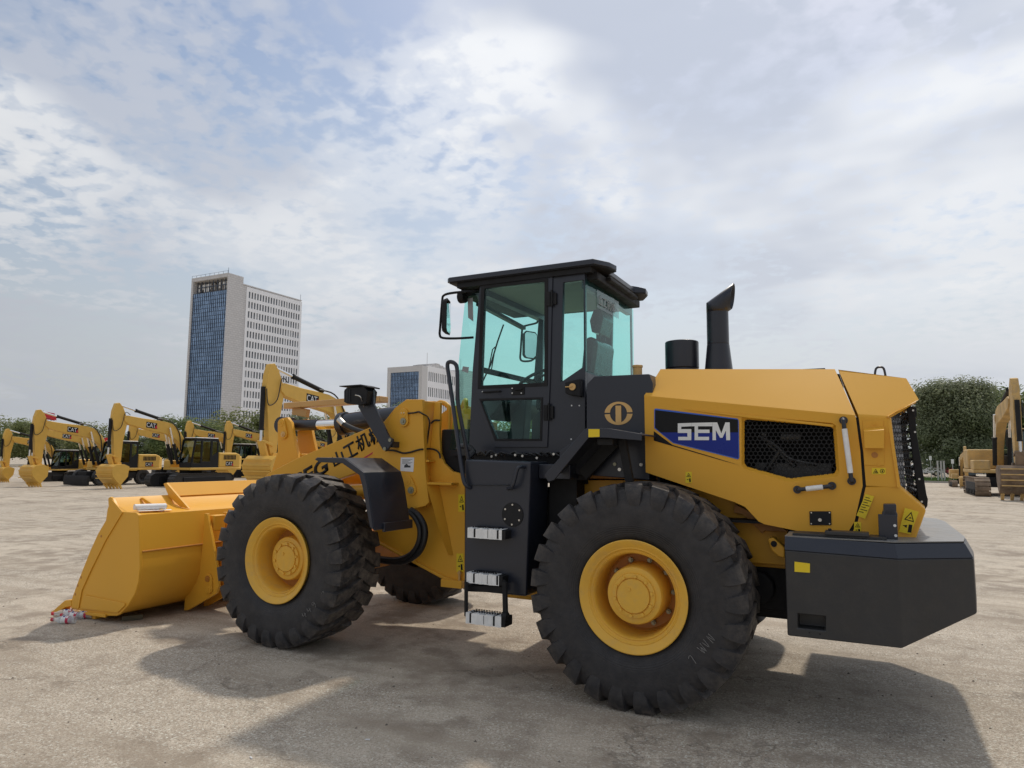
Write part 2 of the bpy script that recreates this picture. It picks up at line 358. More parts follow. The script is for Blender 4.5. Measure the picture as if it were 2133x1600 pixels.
def wheel(cx, near, deep, nuts, rot):
    # near: left side of machine. outer face of the tyre lies at y=0 (near) or 2*YM (far)
    sg = 1 if near else -1
    yo = 0.0 if near else 2*YM
    c = Vector((cx, yo+sg*WT/2, WR-.012))
    w = MB()   # rim: w measured inwards from the outer face
    o = Vector((cx, yo, c.z))
    w.lathe([(.10, .372), (.055, .380), (.030, .397), (.022, .399), (.018, .393), (.026, .372), (.045, .350), (.050, .340), (.047, .334), (.052, .329), (.066, .322), (.070, .312), (.064, .306), (.070, .300),
             (.10, .293), (.29, .284)], o, 72, sg)
    rim = w.build('wheel_rim', M['hub'], LD)
    MB().lathe([(.285, .286), (.30, .27), (.305, .20), (.305, .10)], o, 48, sg).build('wheel_disc', M['brown'], rim)  # same golden paint in reality; brown puts the recess shade into its colour
    tyre_mb(c, sg, rot).build('tyre', tyre_mat(cx, c.z), rim, ang=38)
    h = MB()
    h.lathe([(.31, .215), (deep+.02, .205), (deep+.004, .198), (deep, .19), (deep, .160), (deep-.014, .156), (deep-.016, .150), (deep-.016, .128), (deep-.008, .126), (deep-.008, .122), (deep-.024, .118), (deep-.024, .0005)], o, 56, sg)
    hub = h.build('hub', M['hub'], rim)
    for k in range(10):
        a = k*2*math.pi/10+.2; p = o+Vector((math.cos(a)*.139, sg*(deep-.032), math.sin(a)*.139))
        MB().cyl(p, p+Vector((0, sg*.018, 0)), .0125, n=6).build('bolt', M['hub'], hub)
    p = o+Vector((-.03, sg*(deep-.032), .045)); MB().cyl(p, p+Vector((0, sg*.01, 0)), .013, n=12).build('plug', M['hub'], hub)
    if nuts:
        for k in range(10):
            a = k*2*math.pi/10+.05; p = o+Vector((math.cos(a)*.235, sg*.272, math.sin(a)*.235))
            MB().cyl(p, p+Vector((0, sg*.04, 0)), .019, n=6).cyl(p-Vector((0, sg*.015, 0)), p, .011, n=8).build('wheel_nut', M['nut'], rim)
    return rim
wheel(0, True, .075, True, .03); wheel(0, False, .075, True, .4)
wheel(-WB, True, .17, False, .11); wheel(-WB, False, .17, False, .2)
# axles
for cx in (0, -WB):
    MB().cyl((cx, .28, WR), (cx, 2*YM-.28, WR), .15, n=20).cyl((cx, YM-.28, WR), (cx, YM+.28, WR), .28, n=20).build('axle', M['brown'] if cx else M['blackmatte'], LD, bevel=.02)

# ---- rear frame
rf = MB()
rf.prism(xz(.80, [(1165, 1000), (1345, 1000), (1500, 1030), (1640, 1105), (1640, 1178), (1560, 1172), (1440, 1150), (1165, 1250), (1150, 1250)]), .80, .86)
rf.prism([(x, z) for x, z in xz(.80, [(1165, 1000), (1345, 1000), (1500, 1030), (1640, 1105), (1640, 1178), (1560, 1172), (1440, 1150), (1165, 1250), (1150, 1250)])], 2*YM-.86, 2*YM-.80)
rf.box(-1.0, 1.1, .86, 2*YM-.86, .95, 1.02)
rf.box(-1.35, -.35, .62, 2*YM-.62, .56, .64)
rf.build('rear_frame', M['yellow'], LD, bevel=.006)
MB().box(-.98, .02, .74, .797, 1.60, 1.655).box(-.98, .02, .70, .74, 1.645, 1.655).build('frame_rail', M['brown'], LD, bevel=.004)
MB().prism(xz(.74, [(1528, 1068), (1548, 1072), (1588, 1112), (1592, 1106), (1645, 1108), (1600, 1085), (1530, 1050)]), .74, .797).build('frame_bracket', M['brown'], LD, bevel=.004)
# belly: engine, gearbox and dark lower structure
MB().box(-.55, 1.0, .95, 2*YM-.95, .55, 1.6).box(-1.2, -.5, 1.0, 2*YM-1.0, .62, 1.5).build('gearbox', M['blackmatte'], LD, bevel=.04)
MB().box(.55, 1.0, .88, 2*YM-.88, .62, 1.02).cyl((.75, .80, .80), (.75, 1.2, .80), .12).build('rear_axle_cradle', M['blackmatte'], LD, bevel=.02)
# tow lug beside the rear wheel
tl = MB(); a = q(1606, 1128, .62); b = q(1622, 1148, .62)
tl.prism(xz(.60, [(1600, 1122), (1612, 1118), (1636, 1140), (1636, 1162), (1622, 1158), (1608, 1146)]), .56, .66)
two = tl.build('tow_lug', M['yellow'], LD, bevel=.012)
MB().cyl(q(1612, 1133, .555), q(1612, 1133, .562), .022, n=16).build('lug_hole', M['blackmatte'], two)

# ---- counterweight
zt = 1.262
def cw_plan(off, x_off=0.0):
    # plan outline, near side to far side, chamfered towards the rear
    near = [(1.018, .12+off), (1.672-off*.3, .12+off), (2.10-off, .42+off*.4), (2.14-off, .75)]
    return near+[(x, 2*YM-y) for x, y in reversed(near)]
def ring_loft(rings, name, m, bevel=0.004, cap0=True, cap1=True):
    t = MB(); n = len(rings[0]); vs = [p for r in rings for p in r]
    fs = [(i*n+k, i*n+(k+1) % n, (i+1)*n+(k+1) % n, (i+1)*n+k) for i in range(len(rings)-1) for k in range(n)]
    if cap0: fs.append(tuple(range(n)))
    if cap1: fs.append(tuple(range((len(rings)-1)*n, len(rings)*n)))
    return t.add(vs, fs).build(name, m, LD, bevel=bevel, ang=25)
def cwz(x, zlow): return zlow+max(0, (x-1.72))*.52
p0 = cw_plan(0); p1 = cw_plan(.04)
low = [(x, y, cwz(x, .628)) for x, y in p0]
# main block with a pocket cut into its near face
ring1 = [(x, y, 1.178-(.012 if x > 1.3 else 0)) for x, y in p0]
t = MB(); n = len(p0)
vs = low+ring1; fs = [(k, (k+1) % n, (k+1) % n+n, k+n) for k in range(n) if k != 0]+[tuple(range(n)), tuple(range(n, 2*n))]
t.add(vs, fs)
hx = [(q(a, b, .12).x, q(a, b, .12).z) for a, b in ((1662, 1279), (1719, 1285), (1719, 1314), (1662, 1308))]
(x0, _), (x1, _) = p0[0], p0[1]
bm = bmesh.new(); outer = [(x0, .628), (x1, cwz(x1, .628)), (x1, 1.166), (x0, 1.178)]; es = []
for lp in (outer, hx):
    vv = [bm.verts.new((u, v, 0)) for u, v in lp]; es += [bm.edges.new((vv[i], vv[(i+1) % 4])) for i in range(4)]
bmesh.ops.triangle_fill(bm, use_beauty=True, edges=es); bm.verts.index_update()
t.add([(v.co.x, .12, v.co.y) for v in bm.verts], [tuple(v.index for v in f.verts) for f in bm.faces]); bm.free()
t.add([(u, .12, v) for u, v in hx]+[(u, .22, v) for u, v in hx], [(0, 1, 5, 4), (1, 2, 6, 5), (2, 3, 7, 6), (3, 0, 4, 7), (4, 5, 6, 7)])
cwo = t.build('counterweight', M['grey'], LD, ang=20)
bmm = bmesh.new(); bmm.from_mesh(cwo.data); bmesh.ops.remove_doubles(bmm, verts=bmm.verts[:], dist=.0006); bmesh.ops.recalc_face_normals(bmm, faces=bmm.faces[:]); bmm.to_mesh(cwo.data); bmm.free()
bv = cwo.modifiers.new('bevel', 'BEVEL'); bv.width = .010; bv.segments = 2; bv.limit_method = 'ANGLE'; bv.angle_limit = R(18); bv.harden_normals = True
ring2 = [(x, y, z+.001) for x, y, z in ring1]; ring3 = [(x, y, zt-(.008 if x > 1.3 else 0)) for x, y in p1]
ring_loft([ring2, ring3], 'counterweight_bevel', M['black'], bevel=.003)
top = MB().prism([(x, y) for x, y in cw_plan(.045)], zt-.002, zt+.004, 'z'); top.build('counterweight_top', M['cwt'], LD, ang=20)
for (a, b, c, d) in (((1640, 1108), (1740, 1113), (1740, 1118), (1640, 1114)),):
    MB().box(1.06, 1.62, .22, .40, zt+.005, zt+.02).build('edge_strip', M['grey'], LD, bevel=.003)
MB().box(1.26, 1.52, .20, .32, zt+.021, zt+.045).cyl((1.29, .25, zt+.045), (1.29, .25, zt+.06), .012, n=8).build('latch_plate', M['grey'], LD, bevel=.005)
MB().prism(xz(.117, [(1655, 1170), (1687, 1174), (1687, 1193), (1655, 1191)]), .1155, .1195).build('reflector', M['signyellow'], LD)
for a, b in ((1686, 1318), (1708, 1321)):
    p = q(a, b, .118); MB().cyl(p, p+Vector((0, .004, 0)), .005, n=8).build('drain_hole', M['blackmatte'], LD)
# tail bracket standing on the counterweight
tb = MB(); tb.prism(xz(.30, [(1829, 1071), (1869, 1073), (1871, 1134), (1831, 1131)]), .30, .315).box(q(1869, 1100, .30).x-.012, q(1869, 1100, .30).x, .315, .42, zt, 1.45)
tb.build('tail_bracket', M['black'], LD, bevel=.004)
MB().cyl(q(1853, 1072, .36)-Vector((0, .05, 0)), q(1853, 1072, .36)+Vector((0, .06, 0)), .045, n=20).prism(xz(.33, [(1840, 1050), (1867, 1050), (1867, 1074), (1840, 1074)]), .31, .42).build('tail_lamp', M['black'], LD, bevel=.008)
for a, b in ((1864, 1095), (1866, 1116)):
    p = q(a, b, .296); MB().cyl(p, p+Vector((0, .006, 0)), .009, n=10).build('bolt', M['whitepaint'], LD)

# ---- hood
HY = .50; HT = .80
def v3(px, py, Y): p = q(px, py, Y); return (p.x, p.y, p.z)
side_o = [(1342, 824), (1345, 984), (1375, 994), (1440, 1016), (1530, 1046), (1552, 1056), (1580, 1086), (1592, 1092), (1690, 1112), (1766, 1110), (1780, 1086), (1797, 1012), (1792, 940), (1782, 865)]
gr_o = [(1551, 878), (1556, 874), (1628, 880), (1728, 888), (1735, 893), (1742, 978), (1738, 986), (1650, 996), (1640, 995), (1556, 972), (1551, 965)]
cxg = sum(p[0] for p in gr_o)/len(gr_o); cyg = sum(p[1] for p in gr_o)/len(gr_o)
gr_big = [(cxg+(a-cxg)*1.07, cyg+(b-cyg)*1.14) for a, b in gr_o]
h = MB()
so_ = xz(HY, side_o); gb = xz(HY, gr_big); gi = [(x, z) for x, z in xz(HY+.035, gr_o)]
h.holed(so_, [gb], HY, HY+.004)
n = len(gb); h.add([(x, HY, z) for x, z in gb]+[(x, HY+.035, z) for x, z in gi], [(i, (i+1) % n, (i+1) % n+n, i+n) for i in range(n)])
A, B = so_[0], so_[-1]
Dp = v3(1376, 769, HT); Cp = v3(1739, 769, HT)
A3, B3 = (A[0], HY, A[1]), (B[0], HY, B[1])
def my(p): return (p[0], 2*YM-p[1], p[2])
E3 = (so_[1][0], HY, so_[1][1])
h.add([A3, B3, Cp, Dp], [(0, 1, 2, 3)]); h.add([my(p) for p in (A3, B3, Cp, Dp)], [(0, 3, 2, 1)])
h.add([Dp, Cp, my(Cp), my(Dp)], [(0, 1, 2, 3)])
h.add([A3, Dp, my(Dp), my(A3), my(E3), E3], [(0, 1, 2, 3, 4, 5)])
h.add([(x, 2*YM-HY, z) for x, z in so_], [tuple(range(len(so_)))])
hood = h.build('engine_hood', M['yellow'], LD, ang=28)
bmm = bmesh.new(); bmm.from_mesh(hood.data); bmesh.ops.remove_doubles(bmm, verts=bmm.verts[:], dist=.0006); bmm.to_mesh(hood.data); bmm.free()
hood.data.set_sharp_from_angle(angle=R(60))
bv = hood.modifiers.new('bevel', 'BEVEL'); bv.width = .02; bv.segments = 3; bv.limit_method = 'ANGLE'; bv.angle_limit = R(18); bv.harden_normals = True
lip = xz(HY, [(1420, 853), (1560, 865), (1738, 885), (1735, 890), (1560, 871)])
MB().prism(lip, HY-.012, HY-.0005).build('hood_lip', M['yellow'], hood, bevel=.005)
# engine bay
eb = MB(); eb.box(.08, 1.40, .56, 2*YM-.56, 1.30, 2.10); eb_in = eb
bay = MB(); 
for f in ((.06, 1.42, 1.0, 1.02, 1.3, 2.06), (.06, 1.42, .60, 1.0, 1.30, 1.32), (.04, .06, .6, 1.0, 1.3, 2.06), (1.42, 1.44, .56, 1.0, 1.3, 2.06), (.06, 1.42, .56, 1.0, 2.06, 2.08)): bay.box(*f)
bay.build('engine_bay', M['blackmatte'], LD)
en = MB(); en.box(.75, 1.30, .80, .99, 1.45, 1.75).cyl((.85, .75, 1.9), (1.05, .75, 1.72), .018).cyl((.95, .78, 1.95), (1.1, .78, 1.95), .05).cyl((.72, .78, 1.5), (.95, .74, 1.85), .022)
en.build('engine_block', mat('engine_metal', (.10, .10, .10), .4, metal=.6), LD, bevel=.01)
MB().tube([(.80, .70, 1.95), (.92, .68, 1.88), (1.02, .70, 1.78), (1.2, .72, 1.74)], .014, smooth=4).cyl((.83, .69, 1.97), (.86, .69, 1.955), .02).build('fuel_pipe', mat('dull_pipe', (.12, .12, .12), .5, metal=.7), LD)

def hexplate(poly, cell, mapf, frame=True, wire=.80):
    xs = [p[0] for p in poly]; ys = [p[1] for p in poly]; t = MB(); dx = cell*math.sqrt(3)
    def inside(x, y):
        r = False; j = len(poly)-1
        for i in range(len(poly)):
            if (poly[i][1] > y) != (poly[j][1] > y) and x < (poly[j][0]-poly[i][0])*(y-poly[i][1])/(poly[j][1]-poly[i][1])+poly[i][0]: r = not r
            j = i
        return r
    row = 0; y = min(ys)-cell
    while y < max(ys)+cell:
        x = min(xs)-dx+(dx/2 if row % 2 else 0)
        while x < max(xs)+dx:
            if inside(x, y):
                o = [(x+cell*math.cos(R(30+60*k)), y+cell*math.sin(R(30+60*k))) for k in range(6)]
                i_ = [(x+cell*wire*math.cos(R(30+60*k)), y+cell*wire*math.sin(R(30+60*k))) for k in range(6)]
                t.add([mapf(*p, 0) for p in o]+[mapf(*p, 0) for p in i_]+[mapf(*p, .006) for p in i_],
                      [(k, (k+1) % 6, (k+1) % 6+6, k+6) for k in range(6)]+[(k+6, (k+1) % 6+6, (k+1) % 6+12, k+12) for k in range(6)])
            x += dx
        y += cell*1.5; row += 1
    return t
hexplate(gi, .0185, lambda u, v, d: (u, HY+.030+d, v), wire=.80).build('grille_mesh', M['blackmatte'], hood, smooth=False)

# decal on the hood
def plate(name, pts, Y, m, parent, t=.003, b=0): return MB().prism(xz(Y, pts), Y-t, Y).build(name, m, parent, bevel=b, smooth=False)
dec = plate('brand_panel', [(1363, 853), (1366, 851), (1536, 872), (1539, 876), (1540, 954), (1537, 957), (1402, 923), (1363, 892)], HY-.001, M['blueline'], hood, .003)
plate('panel_top', [(1364.6, 854.2), (1537, 874.2), (1537.6, 901), (1376.5, 901), (1364.6, 891)], HY-.0045, M['decalblack'], dec, .002)
plate('panel_base', [(1376.5, 901), (1537.6, 901), (1538, 954.6), (1403, 921.5)], HY-.0045, M['blue'], dec, .002)
plate('panel_wedge', [(1362, 898), (1401, 927), (1478, 950), (1540, 969), (1500, 958), (1362, 918)], HY-.001, M['decalblack'], dec, .002)
# lettering, built from bars
def bars(name, polys, Y, m, parent):
    t = MB()
    for p in polys: t.prism(xz(Y, p), Y-.002, Y)
    return t.build(name, m, parent, smooth=False)
bars('letter', [[(1412, 882), (1440, 881), (1440, 888), (1419, 889), (1419, 894), (1440, 894), (1440, 917), (1413, 917), (1413, 910), (1432, 910), (1432, 902), (1412, 902)]], HY-.007, M['whitepaint'], dec)
bars('letter', [[(1440.3, 881), (1484, 880), (1484, 888), (1454, 888), (1454, 895), (1478, 895), (1478, 902), (1454, 902), (1454, 910), (1477, 910), (1477, 917), (1447, 917), (1447, 888), (1440.3, 888)]], HY-.007, M['whitepaint'], dec)
bars('letter', [[(1484.3, 880), (1494, 880), (1502.5, 903), (1511, 880), (1520, 880), (1521, 917), (1513, 917), (1512, 897), (1505, 912), (1500, 912), (1491, 896), (1491.5, 917), (1484.3, 917)]], HY-.007, M['whitepaint'], dec)
# handles wrapped in white film
def handle(p0, p1, name='grab_handle'):
    a = Vector(v3(*p0, HY)); b = Vector(v3(*p1, HY)); o = Vector((0, -.055, 0)); d = (b-a).normalized()
    hb = MB().tube([a+Vector((0, .004, 0)), a+o*.7+d*.004, a+o+d*.03, b+o-d*.03, b+o*.7-d*.004, b+Vector((0, .004, 0))], .0145, 10, smooth=4)
    for p in (a, b): hb.cyl(p+Vector((0, .004, 0)), p-Vector((0, .012, 0)), .028, n=14)
    ho = hb.build(name, M['black'], hood)
    MB().cyl(a+o+d*.06, b+o-d*.055, .0185, n=12).build('film_wrap', M['white'], ho, bevel=.003)
handle((1757, 876), (1774, 1002)); handle((1661, 1020), (1733, 1012))
# lock box
lb = plate('lock_plate', [(1686, 1065), (1731, 1065), (1732, 1094), (1687, 1094)], HY-.001, M['blackmatte'], hood, .008, .003)
for a, b in ((1690, 1068), (1728, 1068), (1728, 1091), (1690, 1091)):
    p = q(a, b, HY-.009); MB().cyl(p-Vector((0, .004, 0)), p, .005, n=8).build('bolt', M['steel'], lb)
p = q(1708, 1083, HY-.009); MB().cyl(p-Vector((0, .015, 0)), p, .012, n=10).build('lock', M['steel'], lb)
def sticker(pts, Y, parent, rows=1, hor=False, tilt=0):
    s = plate('warning_sticker', pts, Y-.001, M['signyellow'], parent, .002)
    (x0, y0), (x1, y1), (x2, y2), (x3, y3) = pts
    def uv(u, v): return (x0+(x1-x0)*u+(x3-x0)*v, y0+(y1-y0)*u+(y3-y0)*v)
    sy = MB(); Yk = Y-.0042
    def tri(u0, v0, u1, v1):
        o = [uv((u0+u1)/2, v0), uv(u1, v1), uv(u0, v1)]
        c = (sum(p[0] for p in o)/3, sum(p[1] for p in o)/3); i_ = [(c[0]+(a-c[0])*.72, c[1]+(b-c[1])*.72) for a, b in o]
        sy.holed(xz(Yk, o), [xz(Yk, i_)], Yk, Yk+.001)
        sy.prism(xz(Yk, [(c[0]-(x1-x0)*.10, c[1]+1.2), (c[0]+(x1-x0)*.03, c[1]-2), (c[0]+(x1-x0)*.13, c[1]+1.4)]), Yk, Yk+.001)
    def poly(l): sy.prism(xz(Yk, [uv(*p) for p in l]), Yk, Yk+.001)
    if rows == 2:
        tri(.14, .08, .86, .46)
        poly([(.15, .70), (.45, .64), (.45, .76)]); poly([(.55, .60), (.80, .58), (.86, .90), (.60, .92)])
    elif hor:
        tri(.08, .14, .48, .86); k = [(.75+.17*math.cos(i*.5236), .5+.36*math.sin(i*.5236)) for i in range(12)]; k2 = [(.75+.13*math.cos(i*.5236), .5+.27*math.sin(i*.5236)) for i in range(12)]
        sy.holed(xz(Yk, [uv(*p) for p in k]), [xz(Yk, [uv(*p) for p in k2])], Yk, Yk+.001); poly([(.70, .4), (.80, .35), (.80, .68), (.71, .68)])
    else:
        for i in range(7): poly([(.12, .12+i*.11), (.12+.5+.3*(i % 2), .12+i*.11), (.12+.5+.3*(i % 2), .15+i*.11), (.12, .15+i*.11)])
    sy.build('symbol', M['decalblack'], s, smooth=False); return s
sticker([(1428, 983), (1441, 983), (1441, 1006), (1428, 1006)], HY, hood, 2)

# ---- rear shroud
RS = MB()
T1 = v3(1746, 770, HT); T2 = v3(1884, 791, HT)
B2 = v3(1788, 865, HY); S = v3(1853, 868, HY); Rr = v3(1908, 831, .70)
low_o = [(1788, 865), (1853, 868), (1870, 1010), (1930, 1062), (1904, 1133), (1774, 1112), (1787, 1086), (1804, 1012), (1798, 940)]
Ys = [HY, HY, HY, .58, HY, HY, HY, HY, HY]
lo3 = [v3(a, b, y) for (a, b), y in zip(low_o, Ys)]
RS.add([T1, T2, Rr, S, B2], [(0, 1, 2, 3, 4)]); RS.add([my(p) for p in (T1, T2, Rr, S, B2)], [(0, 4, 3, 2, 1)])
RS.add([T1, T2, my(T2), my(T1)], [(0, 1, 2, 3)])
RS.add([T2, Rr, my(Rr), my(T2)], [(0, 1, 2, 3)])
for k, poly in enumerate(([0, 1, 2, 7, 8], [2, 3, 4, 5, 6, 7])):
    RS.add([lo3[i] for i in poly], [tuple(range(len(poly)))]); RS.add([my(lo3[i]) for i in poly], [tuple(reversed(range(len(poly))))])
# return lips into the grille recess and at the rear
S2 = (S[0]+.01, S[1]+.03, S[2]-.004); Q2 = (lo3[2][0]+.01, lo3[2][1]+.03, lo3[2][2]+.004)
W2 = (lo3[3][0]+.0, .80, lo3[3][2]+.01); R2 = (Rr[0]+.005, .80, Rr[2]-.02)
RS.add([S, lo3[2], Q2, S2], [(0, 1, 2, 3)]); RS.add([lo3[2], lo3[3], W2, Q2], [(0, 1, 2, 3)]); RS.add([S, S2, R2, Rr], [(0, 1, 2, 3)])
RB = (lo3[4][0]+.02, .80, lo3[4][2])
RS.add([lo3[3], lo3[4], RB, W2], [(0, 1, 2, 3)]); RS.add([W2, RB, my(RB), my(W2)], [(0, 1, 2, 3)])
shroud = RS.build('rear_shroud', M['yellow'], LD, ang=60)
bmm = bmesh.new(); bmm.from_mesh(shroud.data); bmesh.ops.remove_doubles(bmm, verts=bmm.verts[:], dist=.0006); bmm.to_mesh(shroud.data); bmm.free()
bv = shroud.modifiers.new('bevel', 'BEVEL'); bv.width = .016; bv.segments = 3; bv.limit_method = 'ANGLE'; bv.angle_limit = R(15); bv.harden_normals = True
# black seam between hood and shroud
MB().prism([(x, z) for x, z in xz(HY+.03, [(1779, 870), (1791, 870), (1801, 940), (1807, 1012), (1790, 1086), (1778, 1110), (1764, 1106), (1777, 1086), (1794, 1012), (1789, 940)])], HY+.015, HY+.05).build('seam_gasket', M['blackmatte'], LD)
MB().add([(Cp[0]-.006, HT+.03, Cp[2]-.03), (T1[0]+.006, HT+.03, T1[2]-.03), (T1[0]+.006, 2*YM-HT-.03, T1[2]-.03), (Cp[0]-.006, 2*YM-HT-.03, Cp[2]-.03)], [(0, 1, 2, 3)]).build('top_gasket', M['blackmatte'], LD)
s_in = MB().add([(B3[0]-.004, HY+.09, B3[2]-.06), (B2[0]+.004, HY+.09, B2[2]-.06), (T1[0]+.004, HT+.07, T1[2]-.10), (Cp[0]-.004, HT+.07, Cp[2]-.10)], [(0, 1, 2, 3)]).build('slope_gasket', M['blackmatte'], LD)
# corner grille
gq = [Vector(S2), Vector(Q2), Vector(W2), Vector(R2)]
ux = (gq[2]-gq[1]); ux.z = 0; ux.normalize(); uz = (gq[0]-gq[1]); org = gq[1]
gn = ux.cross(uz).normalized(); vz = gn.cross(ux).normalized()
pl2 = [((p-org).dot(ux), (p-org).dot(vz)) for p in gq]
hexplate(pl2, .019, lambda u, v, d: tuple(org+ux*u+vz*v+gn*(-.012)), wire=.78).build('corner_grille', M['blackmatte'], shroud, smooth=False)
MB().add([tuple(p+Vector((-.10, .10, 0))) for p in gq], [(0, 1, 2, 3)]).build('radiator_core', mat('radiator_fins', (.22, .22, .23), .4, metal=.7, var=.6, vscale=30), shroud)
# rear grille door frame
xr = W2[0]
frm = xz(.74, [(1889, 852), (1896, 846), (1906, 848), (1909, 900), (1930, 1030), (1933, 1040), (1932, 1054), (1926, 1063), (1914, 1052), (1902, 960)])
gd = MB().prism(frm, .74, .79).prism(frm, 2*YM-.79, 2*YM-.74)
gd.box(xr-.05, xr-.0, .79, 2*YM-.79, W2[2]+.02, W2[2]+.10).box(R2[0]-.03, R2[0]+.0, .79, 2*YM-.79, R2[2]-.10, R2[2]-.03)
for k in range(9):
    zz = W2[2]+.12+k*.065; gd.box(xr-.05-(k*.006), xr-.03-(k*.006), .79, 2*YM-.79, zz, zz+.02)
gdo = gd.build('rear_grille_door', M['blackmatte'], shroud, bevel=.004)
for a, b in ((1902, 855), (1906, 900), (1915, 998), (1920, 1045)):
    p = q(a, b, .736); MB().cyl(p-Vector((0, .004, 0)), p, .007, n=8).build('bolt', M['steel'], gdo)
# work light hood and stickers on the shroud
wl = MB(); wl.prism(xz(HY, [(1797, 876), (1840, 876), (1842, 970), (1800, 969)]), HY-.006, HY-.001)
a0 = xz(HY, [(1799, 893), (1841, 890), (1841, 934), (1801, 934)])
wl.add([(a0[0][0], HY-.008, a0[0][1]), (a0[1][0], HY-.008, a0[1][1]), (a0[1][0], HY-.07, a0[1][1]-.02), (a0[0][0], HY-.07, a0[0][1]-.02), (a0[3][0], HY-.075, a0[3][1]), (a0[2][0], HY-.075, a0[2][1]), (a0[3][0], HY-.008, a0[3][1]), (a0[2][0], HY-.008, a0[2][1])],
       [(0, 1, 2, 3), (3, 2, 5, 4), (0, 3, 4, 6), (1, 7, 5, 2)])
wlo = wl.build('lamp_cowl', M['yellow'], shroud, bevel=.003)
for a, b in ((1821, 883), (1831, 968)):
    p = q(a, b, HY-.006); MB().cyl(p-Vector((0, .006, 0)), p, .010, n=10).build('bolt', M['yellow'], wlo)
p = q(1822, 948, HY-.006); MB().cyl(p-Vector((0, .004, 0)), p, .02, n=16).build('lamp_socket', M['brown'], wlo)
sticker([(1816, 975), (1845, 975), (1845, 988), (1816, 988)], HY, shroud, 1, True)
sticker([(1803, 1029), (1821, 1034), (1802, 1081), (1784, 1074)], HY, shroud)
sticker([(1779, 1087), (1794, 1088), (1794, 1112), (1779, 1111)], HY, shroud, 2)
st_Y = HY+.012
sticker([(1885, 1058), (1914, 1066), (1897, 1113), (1872, 1108)], HY-.0005, shroud, 2)
# hood top fittings
zt2 = Dp[2]
MB().tube([(T1[0]+.24, .86, T1[2]-.05), (T1[0]+.25, .86, T1[2]+.0), (T1[0]+.275, .86, T1[2]+.012), (T1[0]+.30, .86, T1[2]+.0), (T1[0]+.31, .86, T1[2]-.06)], .008, smooth=4).build('lifting_eye', M['black'], shroud)
MB().box(1.10, 1.27, .95, 1.2, Cp[2]+.004, Cp[2]+.03).build('hood_pad', M['black'], hood)
pa = q(1421, 768, YM); pr = .155
hz = zt2
MB().cyl((pa.x, YM, hz-.02), (pa.x, YM, hz+.04), pr*1.05, n=32).cyl((pa.x, YM, hz+.04), (pa.x, YM, hz+.07), pr*1.0, n=32).cyl((pa.x, YM, hz+.07), (pa.x, YM, q(1421, 712, YM).z), pr*.97, n=36).build('air_precleaner', M['black'], hood, bevel=.012)
pe = q(1497, 768, YM); ex = MB(); zc1 = q(1495, 718, YM).z; zc2 = q(1495, 640, YM).z; zc3 = q(1520, 598, YM).z
ex.cyl((pe.x, YM, hz-.02), (pe.x, YM, zc1), .128, .097, 28).cyl((pe.x, YM, zc1), (pe.x, YM, zc2-.045), .096, .095, 28)
ex.box(pe.x-.20, pe.x+.12, YM-.17, YM+.17, hz-.01, hz+.03)
# mitred outlet: elbow sheared towards the rear
nn = 28; vs = []; rr = .095
for k in range(nn):
    c, s = math.cos(k*2*math.pi/nn)*rr, math.sin(k*2*math.pi/nn)*rr
    vs.append((pe.x+c, YM+s, zc2-(c*.47)))
ex2 = MB()
t0 = Vector((pe.x, YM, zc2)); 
ring_a = [Vector(v) for v in vs[:nn]]
dirn = Vector((.84, 0, .54)).normalized(); ring_b = []
for p in ring_a:
    # run along the tilted outlet until the near-vertical cut plane
    tt = ((pe.x+.125)-p.x+.13*(p.z-zc2))/(dirn.x-.13*dirn.z); ring_b.append(p+dirn*max(.02, tt))
low_r = [Vector((p.x, p.y, zc2-.05)) for p in ring_a]
ex2.add(low_r+ring_a+ring_b, [(j*nn+k, j*nn+(k+1) % nn, (j+1)*nn+(k+1) % nn, (j+1)*nn+k) for j in (0, 1) for k in range(nn)])
exo = ex.build('exhaust_stack', M['black'], hood, bevel=.004)
eo = ex2.build('exhaust_outlet', M['black'], exo); sm = eo.modifiers.new('thick', 'SOLIDIFY'); sm.thickness = .004

# ---- black bulkhead between cab and hood with the gold emblem
BY = .53
bk = MB(); bk.prism(xz(BY, [(1238, 784), (1352, 779), (1360, 800), (1352, 1000), (1165, 985), (1165, 940), (1222, 900), (1222, 800)]), BY, 2*YM-BY)
bulk = bk.build('bulkhead', M['black'], LD, bevel=.006)
em = MB(); ec = q(1288.5, 861, BY); er = .118
def arc(a0, a1, ro, ri, n=22):
    ps = [(ec.x+ro*math.cos(a0+(a1-a0)*k/n), ec.z+ro*math.sin(a0+(a1-a0)*k/n)*.80) for k in range(n+1)]
    return ps+[(ec.x+ri*math.cos(a0+(a1-a0)*k/n)*.93, ec.z+ri*math.sin(a0+(a1-a0)*k/n)*.98) for k in range(n, -1, -1)]
em.prism(arc(R(4), R(176), er, er*.66), BY-.004, BY-.001); em.prism(arc(R(184), R(356), er, er*.66), BY-.004, BY-.001)
em.prism([(ec.x-.024, ec.z+.062), (ec.x+.024, ec.z+.062), (ec.x+.024, ec.z-.078), (ec.x-.024, ec.z-.078)], BY-.0055, BY-.0045)
em.build('emblem', M['gold'], bulk, smooth=False)
MB().cyl((q(1328, 768, 1.0).x, 1.0, q(1328, 778, 1.0).z-.05), (q(1328, 768, 1.0).x, 1.0, q(1328, 764, 1.0).z), .040, n=20).cyl((q(1328, 768, 1.0).x, 1.0, q(1328, 766, 1.0).z), (q(1328, 768, 1.0).x, 1.0, q(1328, 761, 1.0).z), .046, n=20).build('filler_cap', M['gold'], bulk, bevel=.004)
